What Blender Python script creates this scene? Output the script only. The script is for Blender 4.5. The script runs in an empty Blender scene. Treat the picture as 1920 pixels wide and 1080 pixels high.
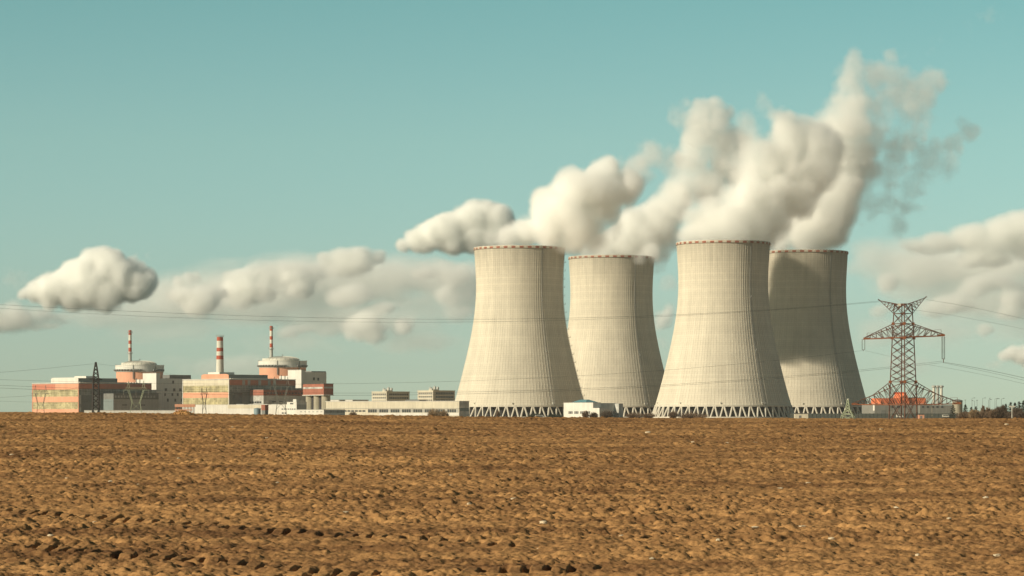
import bpy, bmesh, math, random
import numpy as np
from mathutils import Vector, Matrix

S = bpy.context.scene
C = S.collection
rnd = random.Random(7)

# ---------------------------------------------------------------- camera, sky, sun, exposure
F = 5400.0           # focal length in pixels of a 1920 wide picture
CZ = 2.5             # eye height above the plant's ground
HY = 778.0           # row of the true horizon


def P(px, py, D):
    """the point seen at pixel (px, py) standing D metres away"""
    return Vector(((px - 960.0) / F * D, D, CZ + (HY - py) / F * D))


cam = bpy.data.objects.new("camera", bpy.data.cameras.new("camera"))
C.objects.link(cam)
cam.location = (0, 0, CZ)
cam.rotation_euler = (math.radians(90), 0, 0)
cam.data.sensor_width = 36.0
cam.data.lens = 36.0 * F / 1920.0
cam.data.shift_y = (HY - 540.0) / 1920.0
cam.data.clip_start = 1.0
cam.data.clip_end = 80000.0
S.camera = cam

SUN_EL = math.radians(23.0)
SUN_AZ = math.radians(-60.0)   # left of the direction that points back at the camera
sdir = Vector((math.sin(SUN_AZ) * math.cos(SUN_EL), -math.cos(SUN_AZ) * math.cos(SUN_EL), math.sin(SUN_EL)))

W = bpy.data.worlds.new("World")
S.world = W
W.use_nodes = True
wn, wl = W.node_tree.nodes, W.node_tree.links
wn.clear()
w_out = wn.new("ShaderNodeOutputWorld")
w_bg = wn.new("ShaderNodeBackground")
w_bg.inputs["Strength"].default_value = 0.087
sky = wn.new("ShaderNodeTexSky")
sky.sky_type = "NISHITA"
sky.sun_disc = False
sky.sun_elevation = SUN_EL
sky.sun_rotation = math.atan2(sdir.x, sdir.y)
sky.altitude = 500
sky.air_density = 1.0
sky.dust_density = 0.8
sky.ozone_density = 1.5
# the warm-teal cast of the picture: the sky's own colour times a tint that changes with height
w_tc = wn.new("ShaderNodeTexCoord")
w_sep = wn.new("ShaderNodeSeparateXYZ")
w_ramp = wn.new("ShaderNodeValToRGB")
w_mul = wn.new("ShaderNodeMix")
w_mul.data_type = "RGBA"
w_mul.blend_type = "MULTIPLY"
w_mul.inputs[0].default_value = 1.0
w_sc = wn.new("ShaderNodeMath")
w_sc.operation = "MULTIPLY"
w_sc.inputs[1].default_value = 4.0
wl.new(w_tc.outputs["Generated"], w_sep.inputs[0])
wl.new(w_sep.outputs["Z"], w_sc.inputs[0])
wl.new(w_sc.outputs[0], w_ramp.inputs[0])
SKY_TINT = [(0.0, (0.93, 1.17, 1.24)), (0.065, (0.75, 0.955, 1.05)), (0.132, (0.705, 0.885, 0.935)), (0.243, (0.70, 0.92, 0.885)),
            (0.376, (0.70, 0.955, 0.82)), (0.576, (0.575, 0.93, 0.735)), (0.75, (0.44, 0.53, 0.39)), (1.0, (0.38, 0.425, 0.32))]
w_ramp.color_ramp.elements.remove(w_ramp.color_ramp.elements[0])
for i, (p, c) in enumerate(SKY_TINT):
    e = w_ramp.color_ramp.elements[0] if i == 0 else w_ramp.color_ramp.elements.new(p)
    e.position = p
    e.color = (*c, 1)
wl.new(sky.outputs[0], w_mul.inputs[6])
wl.new(w_ramp.outputs[0], w_mul.inputs[7])
wl.new(w_mul.outputs[2], w_bg.inputs["Color"])
wl.new(w_bg.outputs[0], w_out.inputs[0])

sun = bpy.data.objects.new("sun", bpy.data.lights.new("sun", "SUN"))
C.objects.link(sun)
sun.data.energy = 4.5
sun.data.angle = math.radians(0.5)
sun.data.color = (1.0, 0.88, 0.67)
sun.rotation_euler = sdir.to_track_quat("Z", "Y").to_euler()

vs = S.view_settings
vs.view_transform = "Standard"
vs.look = "None"
vs.exposure = 0.32
vs.gamma = 1.0
cy = S.cycles
cy.max_bounces = 24
cy.diffuse_bounces = 3
cy.glossy_bounces = 2
cy.transmission_bounces = 2
cy.transparent_max_bounces = 16
cy.volume_bounces = 20
cy.volume_max_steps = 512
cy.volume_step_rate = 1.0
cy.use_denoising = True
cy.denoiser = "OPENIMAGEDENOISE"
cy.use_fast_gi = False

# ---------------------------------------------------------------- helpers


def empty(name, loc=(0, 0, 0), rz=0.0):
    o = bpy.data.objects.new(name, None)
    C.objects.link(o)
    o.location = loc
    o.rotation_euler = (0, 0, rz)
    return o


def tag(o, label=None, cat=None, group=None, kind=None):
    if label:
        o["label"] = label
    if cat:
        o["category"] = cat
    if group:
        o["group"] = group
    if kind:
        o["kind"] = kind
    return o


class MB:
    """collects shapes that become ONE mesh"""

    def __init__(self):
        self.v, self.f = [], []

    def add(self, vs_, fs):
        n = len(self.v)
        self.v += [tuple(p) for p in vs_]
        self.f += [tuple(i + n for i in f) for f in fs]
        return self

    def box(self, x0, x1, y0, y1, z0, z1):
        vs_ = [(x, y, z) for z in (z0, z1) for y in (y0, y1) for x in (x0, x1)]
        return self.add(vs_, [(0, 2, 3, 1), (4, 5, 7, 6), (0, 1, 5, 4), (2, 6, 7, 3), (0, 4, 6, 2), (1, 3, 7, 5)])

    def bar(self, a, b, r, n=4, r2=None):
        a, b = Vector(a), Vector(b)
        d = b - a
        if d.length < 1e-6:
            return self
        d.normalize()
        u = d.orthogonal().normalized()
        if abs(d.z) < 0.999:
            u = d.cross(Vector((0, 0, 1))).normalized()
        w = d.cross(u)
        r2 = r if r2 is None else r2
        vs_ = []
        for p, q in ((a, r), (b, r2)):
            for k in range(n):
                t = 2 * math.pi * (k + 0.5) / n
                vs_.append(p + u * (q * math.cos(t)) + w * (q * math.sin(t)))
        fs = [(k, (k + 1) % n, n + (k + 1) % n, n + k) for k in range(n)]
        fs += [tuple(range(n - 1, -1, -1)), tuple(range(n, 2 * n))]
        return self.add(vs_, fs)

    def lathe(self, prof, n=48, cx=0, cy=0, caps=True):
        vs_, fs = [], []
        for r, z in prof:
            for k in range(n):
                t = 2 * math.pi * k / n
                vs_.append((cx + r * math.cos(t), cy + r * math.sin(t), z))
        for i in range(len(prof) - 1):
            for k in range(n):
                fs.append((i * n + k, i * n + (k + 1) % n, (i + 1) * n + (k + 1) % n, (i + 1) * n + k))
        if caps:
            fs.append(tuple(range(n - 1, -1, -1)))
            m = (len(prof) - 1) * n
            fs.append(tuple(range(m, m + n)))
        return self.add(vs_, fs)

    def prism(self, pts, y0, y1):
        """outline in x,z extruded along y"""
        n = len(pts)
        vs_ = [(x, y0, z) for x, z in pts] + [(x, y1, z) for x, z in pts]
        fs = [tuple(range(n)), tuple(range(2 * n - 1, n - 1, -1))]
        fs += [(k, n + k, n + (k + 1) % n, (k + 1) % n) for k in range(n)]
        return self.add(vs_, fs)

    def build(self, name, mat, parent=None, smooth=False, fix=True):
        me = bpy.data.meshes.new(name)
        me.from_pydata(self.v, [], self.f)
        if fix:
            bm = bmesh.new()
            bm.from_mesh(me)
            bmesh.ops.recalc_face_normals(bm, faces=bm.faces)
            bm.to_mesh(me)
            bm.free()
        me.materials.append(mat)
        if smooth:
            me.polygons.foreach_set("use_smooth", [True] * len(me.polygons))
        o = bpy.data.objects.new(name, me)
        C.objects.link(o)
        o.parent = parent
        return o


def copy_tree(o, parent=None):
    c = o.copy()
    C.objects.link(c)
    c.parent = parent
    for ch in list(o.children):
        copy_tree(ch, c)
    return c


# ---------------------------------------------------------------- materials


def new_mat(name):
    m = bpy.data.materials.new(name)
    m.use_nodes = True
    return m, m.node_tree.nodes, m.node_tree.links, m.node_tree.nodes["Principled BSDF"]


def mat(name, col, rough=0.85, var=0.18, scale=0.25, metal=0.0, streak=0.0, spec=0.25):
    """a weathered plain surface: colour broken by two noises, optional vertical dirt streaks"""
    m, n, l, b = new_mat(name)
    b.inputs["Roughness"].default_value = rough
    b.inputs["Metallic"].default_value = metal
    b.inputs["Specular IOR Level"].default_value = spec
    tc = n.new("ShaderNodeTexCoord")
    nz = n.new("ShaderNodeTexNoise")
    nz.inputs["Scale"].default_value = scale
    nz.inputs["Detail"].default_value = 5
    nz.inputs["Roughness"].default_value = 0.65
    l.new(tc.outputs["Object"], nz.inputs["Vector"])
    rp = n.new("ShaderNodeMapRange")
    rp.inputs[1].default_value = 0.3
    rp.inputs[2].default_value = 0.7
    rp.inputs[3].default_value = 1.0 - var
    rp.inputs[4].default_value = 1.0 + var * 0.6
    l.new(nz.outputs["Fac"], rp.inputs[0])
    val = rp.outputs[0]
    if streak:
        mp = n.new("ShaderNodeMapping")
        mp.inputs["Scale"].default_value = (1.0, 1.0, 0.06)
        n2 = n.new("ShaderNodeTexNoise")
        n2.inputs["Scale"].default_value = 0.9
        n2.inputs["Detail"].default_value = 4
        l.new(tc.outputs["Object"], mp.inputs[0])
        l.new(mp.outputs[0], n2.inputs["Vector"])
        r2 = n.new("ShaderNodeMapRange")
        r2.inputs[1].default_value = 0.35
        r2.inputs[2].default_value = 0.7
        r2.inputs[3].default_value = 1.0
        r2.inputs[4].default_value = 1.0 - streak
        l.new(n2.outputs["Fac"], r2.inputs[0])
        mm = n.new("ShaderNodeMath")
        mm.operation = "MULTIPLY"
        l.new(val, mm.inputs[0])
        l.new(r2.outputs[0], mm.inputs[1])
        val = mm.outputs[0]
    sc = n.new("ShaderNodeVectorMath")
    sc.operation = "SCALE"
    sc.inputs[0].default_value = col
    l.new(val, sc.inputs["Scale"])
    l.new(sc.outputs[0], b.inputs["Base Color"])
    return m


# ---------------------------------------------------------------- steam and clouds: real volumes


def vnoise(x, y, z, seed):
    """smooth value noise on arrays"""
    r = np.random.RandomState(seed)
    N = 64
    lat = r.rand(N, N, N).astype(np.float32)
    xi, yi, zi = np.floor(x).astype(int), np.floor(y).astype(int), np.floor(z).astype(int)
    fx, fy, fz = (x - xi).astype(np.float32), (y - yi).astype(np.float32), (z - zi).astype(np.float32)
    fx, fy, fz = (f * f * (3 - 2 * f) for f in (fx, fy, fz))
    x0, x1, y0, y1, z0, z1 = xi % N, (xi + 1) % N, yi % N, (yi + 1) % N, zi % N, (zi + 1) % N
    a = lat[x0, y0, z0] * (1 - fx) + lat[x1, y0, z0] * fx
    b = lat[x0, y1, z0] * (1 - fx) + lat[x1, y1, z0] * fx
    c = lat[x0, y0, z1] * (1 - fx) + lat[x1, y0, z1] * fx
    d = lat[x0, y1, z1] * (1 - fx) + lat[x1, y1, z1] * fx
    return (a * (1 - fy) + b * fy) * (1 - fz) + (c * (1 - fy) + d * fy) * fz


def fbm(x, y, z, scale, octs, seed, billow=False, gain=0.6):
    out, amp, tot = 0, 1.0, 0.0
    f = 1.0 / scale
    for i in range(octs):
        q = vnoise(x * f + i * 17.3, y * f + i * 5.1, z * f + i * 9.7, seed + i)
        if billow:
            q = np.minimum(1.0, np.abs(2 * q - 1) * 1.6)
        out = out + amp * q
        tot += amp
        amp *= gain
        f *= 2.07
    return out / tot


def vapour(name, D, blobs, step, noise_scale, amp, sigma, seed, label, cat, group, soft=0.35, aniso=0.0, col=(0.998, 1.0, 0.992), res=128, billow=True, clip=None, warp=0.35, stepr=0.5, flat=None, octs=5, erode=0.12, puff=0.5, flatx=1.0):
    """blobs: (px, py, r_px, density, depth offset in r_px, depth stretch). Builds a density grid from them and a closed hull round it."""
    k = D / F
    B = []
    for b in blobs:
        px, py, r, dens = b[:4]
        dd = b[4] if len(b) > 4 else 0.0
        st = b[5] if len(b) > 5 else 1.0
        sx = b[6] if len(b) > 6 else 1.0
        p = P(px, py, D)
        B.append((p.x, D + dd * k, p.z, r * k, dens, st, sx))
    pad = 0.35
    lo = np.array([min(b[0] - b[3] * b[6] * (1 + pad) for b in B), min(b[1] - b[3] * b[5] * (1 + pad) for b in B), min(b[2] - b[3] * (1 + pad) for b in B)]) - 2 * step
    hi = np.array([max(b[0] + b[3] * b[6] * (1 + pad) for b in B), max(b[1] + b[3] * b[5] * (1 + pad) for b in B), max(b[2] + b[3] * (1 + pad) for b in B)]) + 2 * step
    n = np.ceil((hi - lo) / step).astype(int) + 1
    ax = [lo[i] + step * np.arange(n[i]) for i in range(3)]
    X, Y, Z = np.meshgrid(*ax, indexing="ij")
    X, Y, Z = (a.astype(np.float32) for a in (X, Y, Z))
    # warp the coordinates so that no ball shows
    wx = (fbm(X, Y, Z, noise_scale * 1.6, 3, seed + 50) - 0.5) * noise_scale * warp
    wz = (fbm(X, Y, Z, noise_scale * 1.6, 3, seed + 60) - 0.5) * noise_scale * warp
    fld = np.full(X.shape, -9.0, np.float32)
    den = np.zeros(X.shape, np.float32)
    for (bx, by, bz, r, dens, st, sx) in B:
        d = np.sqrt(((X + wx - bx) / sx) ** 2 + ((Y - by) / st) ** 2 + (Z + wz - bz) ** 2) / r
        g = 1 - d
        w_ = np.clip(g * 1.5 + 0.4, 0, 1)
        den = np.maximum(den, w_ * dens)
        fld = np.where(fld < g, g + 0.12 * np.clip(1 - np.abs(fld - g) / 0.3, 0, 1), np.maximum(fld, fld + 0.12 * np.clip(1 - np.abs(fld - g) / 0.3, 0, 1) * (g > -0.5)))
    nz = 0.0
    for w_b, bl in ((puff, True), (1.0 - puff, False)):
        if w_b > 0:
            q = fbm(X / flatx, Y, Z, noise_scale, octs, seed, bl)
            nz = nz + w_b * (q - q.mean()) / max(float(q.std()), 1e-6) * 0.18
    loc_amp = amp * (1.0 + 0.9 * np.clip(1 - den / 0.5, 0, 1))
    rho = np.clip((fld + nz * loc_amp) / soft + 0.35, 0, 1)
    rho = rho * rho * (3 - 2 * rho) * den
    if clip is not None:        # keep the steam from starting below the rim
        for (cx, cyy, cr, cz) in clip:
            inside = (X - cx) ** 2 + (Y - cyy) ** 2 < cr * cr
            rho = np.where(inside & (Z < cz), 0, rho)
    if flat is not None:
        rho = rho * np.clip((Z - flat[0]) / flat[1], 0, 1)
    for s_ in (0, -1):
        rho[s_], rho[:, s_], rho[:, :, s_] = 0, 0, 0
    occ = rho > 0.004
    # dilate for points
    o2 = occ.copy()
    for axis in range(3):
        for sh in (-1, 1):
            o2 |= np.roll(occ, sh, axis)
    idx = np.nonzero(o2)
    pts = np.stack([X[idx], Y[idx], Z[idx]], 1)
    wt = rho[idx]
    # hull: outer faces of coarse cells that hold any steam, then smoothed
    cs = 3
    m = [int(math.ceil(q / cs)) + 2 for q in o2.shape]
    big = np.zeros([q * cs for q in m], bool)
    big[cs:cs + o2.shape[0], cs:cs + o2.shape[1], cs:cs + o2.shape[2]] = o2
    cell = big.reshape(m[0], cs, m[1], cs, m[2], cs).any(axis=(1, 3, 5))
    dil = cell.copy()
    org = lo - step * cs - step * 0.5
    vid, fs = {}, []

    def vert(i, j, q):
        return vid.setdefault((i, j, q), len(vid))
    for axis, quad in ((0, ((0, 0, 0), (0, 1, 0), (0, 1, 1), (0, 0, 1))), (1, ((0, 0, 0), (0, 0, 1), (1, 0, 1), (1, 0, 0))), (2, ((0, 0, 0), (1, 0, 0), (1, 1, 0), (0, 1, 0)))):
        prev = np.roll(dil, 1, axis)
        for sgn, msk in ((1, prev & ~dil), (-1, dil & ~prev)):
            for (i, j, q) in np.argwhere(msk):
                f = [vert(i + a, j + b_, q + c_) for a, b_, c_ in quad]
                fs.append(f if sgn == 1 else f[::-1])
    hv = np.array(sorted(vid, key=vid.get), float) * (step * cs) + org
    org_pt = np.array([hv[:, 0].mean(), hv[:, 1].mean(), hv[:, 2].min()])
    allv = np.concatenate([hv, pts]) - org_pt
    me = bpy.data.meshes.new(name)
    me.from_pydata(allv.tolist(), [], fs)
    o = bpy.data.objects.new(name, me)
    C.objects.link(o)
    o.location = org_pt
    vg = o.vertex_groups.new(name="density")
    vg.add(list(range(len(hv))), 0.0, "REPLACE")
    q = np.clip((wt * 40).round().astype(int), 0, 40)
    for lv in range(41):
        ii = np.nonzero(q == lv)[0]
        if len(ii):
            vg.add((ii + len(hv)).tolist(), lv / 40.0, "REPLACE")
    mt, nn, l, b = new_mat(name)
    nn.remove(b)
    pd = nn.new("ShaderNodeTexPointDensity")
    pd.point_source = "OBJECT"
    pd.object = o
    pd.space = "OBJECT"
    pd.radius = step * 1.45
    pd.resolution = res
    pd.interpolation = "Linear"
    pd.vertex_color_source = "VERTEX_WEIGHT"
    pd.vertex_attribute_name = "density"
    sp = nn.new("ShaderNodeSeparateColor")
    tcn = nn.new("ShaderNodeTexCoord")
    ero = nn.new("ShaderNodeTexNoise")     # fine shreds that the grid is too coarse for
    ero.inputs["Scale"].default_value = 1.0 / (noise_scale * 0.32)
    ero.inputs["Detail"].default_value = 3
    ero.inputs["Roughness"].default_value = 0.6
    l.new(tcn.outputs["Object"], ero.inputs["Vector"])
    er2 = nn.new("ShaderNodeMapRange")
    er2.inputs[1].default_value = 0.35
    er2.inputs[2].default_value = 0.75
    er2.inputs[3].default_value = 0.0
    er2.inputs[4].default_value = erode
    l.new(ero.outputs["Fac"], er2.inputs[0])
    sb_ = nn.new("ShaderNodeMath")
    sb_.operation = "SUBTRACT"
    sb_.use_clamp = True
    mu = nn.new("ShaderNodeMath")
    mu.operation = "MULTIPLY"
    mu.inputs[1].default_value = sigma * (1 + erode * 0.4)
    pv = nn.new("ShaderNodeVolumePrincipled")
    pv.inputs["Color"].default_value = (*col, 1)
    pv.inputs["Anisotropy"].default_value = aniso
    l.new(pd.outputs["Color"], sp.inputs[0])
    l.new(sp.outputs[0], sb_.inputs[0])
    l.new(er2.outputs[0], sb_.inputs[1])
    l.new(sb_.outputs[0], mu.inputs[0])
    l.new(mu.outputs[0], pv.inputs["Density"])
    l.new(pv.outputs[0], nn["Material Output"].inputs["Volume"])
    mt.cycles.volume_step_rate = stepr
    mt.cycles.volume_interpolation = "LINEAR"
    me.materials.append(mt)
    tag(o, label, cat, group)
    print(name, "grid", n, "points", len(pts), "hull faces", len(fs))
    return o

# ---------------------------------------------------------------- ground: ploughed field in front, plant ground behind


def base_h(x, y):
    """smooth height of the land"""
    y = np.asarray(y, float)
    x = np.asarray(x, float)
    crest = 2.40 - 0.0062 * x * 170.0 / np.maximum(y, 60.0)
    crest = crest - np.interp(x / np.maximum(y, 60.0), [-0.17, -0.115, -0.067, 0.007, 0.081, 0.137, 0.174], [0.03, 0.03, 0.12, 0.19, 0.21, 0.155, 0.10])
    lin = -0.02 + (y - 45.0) * (2.66 / 125.0)
    # soft minimum of the rising slope and the crest, then down to the plant's ground
    kk = 0.22
    up = -kk * np.log(np.exp(-lin / kk) + np.exp(-(crest + 0.06) / kk))
    t = np.clip((y - 185.0) / 330.0, 0, 1)
    t = t * t * (3 - 2 * t)
    far = np.clip((y - 2950.0) / 800.0, 0, 1)
    return up * (1 - t) + 6.5 * far * far * (3 - 2 * far)


def clod_tile(seed, size, n, cells):
    r = np.random.RandomState(seed)
    h = np.zeros((cells, cells), np.float32)
    stp = size / cells
    for i in range(n):
        rad = 0.03 + 0.12 * r.rand() ** 3.4
        hh = rad * (0.45 + 0.5 * r.rand())
        if r.rand() < 0.006:
            rad = 0.09 + 0.10 * r.rand()
            hh = rad * (0.6 + 0.5 * r.rand())
        cx, cy_, e, a = r.rand() * size, r.rand() * size, 0.75 + 0.6 * r.rand(), r.rand() * 3.14
        w = int(rad * 1.5 / stp) + 2
        ix, iy = int(cx / stp), int(cy_ / stp)
        xs = np.arange(ix - w, ix + w + 1)
        ys = np.arange(iy - w, iy + w + 1)
        dx = (xs * stp - cx)[:, None]
        dy = (ys * stp - cy_)[None, :]
        u = (dx * math.cos(a) + dy * math.sin(a)) * e
        v = (-dx * math.sin(a) + dy * math.cos(a)) / e
        wob = 1 + 0.25 * np.sin(3 * np.arctan2(v, u) + a * 5) + 0.12 * np.sin(5 * np.arctan2(v, u) + a * 9)
        q = 1 - (u * u + v * v) / (rad * wob) ** 2
        b = np.where(q > 0, hh * np.clip(q * 1.3, 0, 1) ** 0.8, 0)
        gi = np.ix_(xs % cells, ys % cells)
        h[gi] = np.maximum(h[gi], b)
    return h


def sample_tile(t, size, x, y):
    c = t.shape[0]
    u, v = x / size * c, y / size * c
    i, j = np.floor(u).astype(int), np.floor(v).astype(int)
    fu, fv = u - i, v - j
    i0, i1, j0, j1 = i % c, (i + 1) % c, j % c, (j + 1) % c
    return (t[i0, j0] * (1 - fu) + t[i1, j0] * fu) * (1 - fv) + (t[i0, j1] * (1 - fu) + t[i1, j1] * fu) * fv


def fbm2(x, y, scale, octs, seed, gain=0.55):
    return fbm(x, y, np.zeros_like(x) + 0.37, scale, octs, seed, gain=gain)


TILE_A = clod_tile(5, 13.0, 16000, 620)
TILE_B = clod_tile(9, 17.3, 22000, 720)


def ground_at(px, py):
    """the point of the field that is seen at this pixel"""
    d = np.linspace(30, 175, 4000)
    x = (px - 960) / F * d
    row = HY + (CZ - base_h(x, d)) * F / d
    i = int(np.argmin(np.abs(row - py)))
    return float(x[i]), float(d[i])


TRACKS = []
for pa, pb in (((-40, 955), (1010, 1032)), ((-40, 1022), (700, 1078)), ((330, 1090), (1150, 1066))):
    TRACKS.append((np.array(ground_at(*pa)), np.array(ground_at(*pb))))


def field_h(x, y):
    h = base_h(x, y)
    near = np.clip((260.0 - y) / 60.0, 0, 1)
    ca, sa = math.cos(0.6), math.sin(0.6)
    patchy = np.clip(fbm2(x, y, 3.2, 3, 91) * 2.6 - 0.75, 0.15, 1.0)
    cl = 0.72 * np.maximum(sample_tile(TILE_A, 10.5, x / 1.5, y), sample_tile(TILE_B, 14.0, (x * ca - y * sa) / 1.15, x * sa + y * ca)) * (0.45 + 0.75 * patchy)
    lump = (fbm2(x, y, 0.55, 5, 31, 0.66) - 0.5) * 0.24 + (fbm2(x, y, 6.0, 3, 41) - 0.5) * 0.17
    track = np.zeros_like(x)
    lug = np.zeros_like(x)
    for k, (a, b) in enumerate(TRACKS):
        t = (b - a) / np.linalg.norm(b - a)
        u = (x - a[0]) * t[0] + (y - a[1]) * t[1]
        v = -(x - a[0]) * t[1] + (y - a[1]) * t[0]
        v = v + 0.12 * np.sin(u * 0.7 + k)
        L = np.linalg.norm(b - a)
        inside = np.clip(1.4 - np.abs(v) / 0.30, 0, 1) * np.clip(u / 1.0, 0, 1) * np.clip((L - u) / 1.0, 0, 1)
        fade = np.clip(fbm2(u, v * 0, 2.3, 2, 70 + k) * 3.0 - 0.3, 0.7, 1)
        wv = np.sin(2 * math.pi * (x - 0.10 * y + 0.05 * np.sin(u * 2.3)) / 0.37)
        lug += inside * fade * (0.06 - 0.24 * np.clip(wv * 1.5 - 0.5, 0, 1))
        track = np.maximum(track, inside)
    return h + near * (cl * (1 - 0.85 * track) + lump * (1 - 0.4 * track) + lug)


m_soil, n_, l_, b_ = new_mat("ploughed_soil")
b_.inputs["Roughness"].default_value = 0.95
b_.inputs["Specular IOR Level"].default_value = 0.1
tc_ = n_.new("ShaderNodeTexCoord")
nz1 = n_.new("ShaderNodeTexNoise")
nz1.inputs["Scale"].default_value = 2.2
nz1.inputs["Detail"].default_value = 8
nz1.inputs["Roughness"].default_value = 0.7
nz2 = n_.new("ShaderNodeTexNoise")
nz2.inputs["Scale"].default_value = 0.16
nz2.inputs["Detail"].default_value = 5
nz2.inputs["Roughness"].default_value = 0.6
l_.new(tc_.outputs["Object"], nz1.inputs["Vector"])
mp2_ = n_.new("ShaderNodeMapping")      # tilled in passes parallel to the road: tone changes slowly along, quickly across
mp2_.inputs["Scale"].default_value = (0.55, 2.2, 1.0)
l_.new(tc_.outputs["Object"], mp2_.inputs[0])
l_.new(mp2_.outputs[0], nz2.inputs["Vector"])
mixn = n_.new("ShaderNodeMath")
mixn.operation = "MULTIPLY_ADD"
mixn.inputs[1].default_value = 0.62
l_.new(nz2.outputs["Fac"], mixn.inputs[0])
hal = n_.new("ShaderNodeMath")
hal.operation = "MULTIPLY"
hal.inputs[1].default_value = 0.5
l_.new(nz1.outputs["Fac"], hal.inputs[0])
l_.new(hal.outputs[0], mixn.inputs[2])
rp_ = n_.new("ShaderNodeValToRGB")
rp_.color_ramp.elements[0].position = 0.42
rp_.color_ramp.elements[0].color = (0.140, 0.070, 0.031, 1)
rp_.color_ramp.elements[1].position = 0.68
rp_.color_ramp.elements[1].color = (0.455, 0.250, 0.100, 1)
l_.new(mixn.outputs[0], rp_.inputs[0])
l_.new(rp_.outputs[0], b_.inputs["Base Color"])
nz3 = n_.new("ShaderNodeTexNoise")
nz3.inputs["Scale"].default_value = 9.0
nz3.inputs["Detail"].default_value = 6
l_.new(tc_.outputs["Object"], nz3.inputs["Vector"])
bp_ = n_.new("ShaderNodeBump")
bp_.inputs["Strength"].default_value = 0.5
bp_.inputs["Distance"].default_value = 0.06
l_.new(nz3.outputs["Fac"], bp_.inputs["Height"])
l_.new(bp_.outputs[0], b_.inputs["Normal"])


def grid_mesh(name, X, Y, Z, m):
    R, Q = X.shape
    me = bpy.data.meshes.new(name)
    me.vertices.add(R * Q)
    me.vertices.foreach_set("co", np.stack([X, Y, Z], -1).astype(np.float32).ravel())
    i = np.arange(R - 1)[:, None] * Q
    k = np.arange(Q - 1)[None, :]
    f = np.stack([i + k, i + k + 1, i + k + 1 + Q, i + k + Q], -1).reshape(-1, 4)
    me.loops.add(f.size)
    me.loops.foreach_set("vertex_index", f.ravel().astype(np.int32))
    me.polygons.add(len(f))
    me.polygons.foreach_set("loop_start", (np.arange(len(f)) * 4).astype(np.int32))
    me.polygons.foreach_set("use_smooth", np.ones(len(f), bool))
    me.update(calc_edges=True)
    me.materials.append(m)
    o = bpy.data.objects.new(name, me)
    C.objects.link(o)
    return o


ys = [26.0]
while ys[-1] < 190:
    ys.append(ys[-1] + max(0.036, ys[-1] * 0.00105))
yrow = np.concatenate([np.array([-60, -20, 0, 12, 20.0]), np.array(ys), np.array([192, 196, 202, 210, 225, 245, 270, 300, 350, 420, 520, 700, 1000, 1600, 2200, 2700, 3100, 3400, 3600, 3800.0])])
cx_ = np.linspace(-1, 1, 900)
half = np.maximum(np.abs(yrow), 26.0) * 0.215 + 1.5
side = np.array([1.5, 5, 12, 30, 80, 220, 600, 1400.0])[None, :] + half[:, None]      # the field goes on beyond the picture
Xg = np.concatenate([-side[:, ::-1], half[:, None] * cx_[None, :], side], 1)
Yg = np.repeat(yrow[:, None], Xg.shape[1], 1)
Zg = field_h(Xg, Yg)
field = grid_mesh("ploughed_field", Xg, Yg, Zg, m_soil)
tag(field, "brown ploughed field with clods and tractor tyre tracks, rising to a crest", "field", kind="structure")

# ---------------------------------------------------------------- cooling towers
m_red = mat("red_paint", (0.42, 0.085, 0.045), 0.7, 0.2, 0.6, streak=0.25)
m_white = mat("white_paint", (0.62, 0.60, 0.52), 0.75, 0.12, 0.5, streak=0.2)
m_steel = mat("galvanised_steel", (0.30, 0.30, 0.28), 0.55, 0.2, 0.8, metal=0.3)
m_rimr = mat("faded_red_paint", (0.33, 0.125, 0.085), 0.8, 0.25, 0.6, streak=0.3)
m_rimw = mat("dusty_white_paint", (0.50, 0.46, 0.37), 0.8, 0.2, 0.5, streak=0.3)
m_leg = mat("leg_concrete", (0.60, 0.56, 0.47), 0.9, 0.15, 0.4, streak=0.2)
m_dark = mat("dark_fill_pack", (0.035, 0.033, 0.035), 0.95, 0.3, 0.3)

TOWER_PROF = [(59.6, 10.0), (58.2, 14.0), (55.9, 22.0), (52.0, 37.0), (48.7, 50.0), (46.2, 61.5), (43.2, 75.0), (41.2, 87.0), (39.8, 99.0),
              (39.2, 110.0), (39.1, 120.0), (39.4, 132.0), (40.0, 143.0), (40.6, 151.6)]


def tower_r(z):
    zs = [p[1] for p in TOWER_PROF]
    rs = [p[0] for p in TOWER_PROF]
    # smooth interpolation through a fitted quintic
    return float(np.polyval(TPOLY, z))


TPOLY = np.polyfit([p[1] for p in TOWER_PROF], [p[0] for p in TOWER_PROF], 5)


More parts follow.
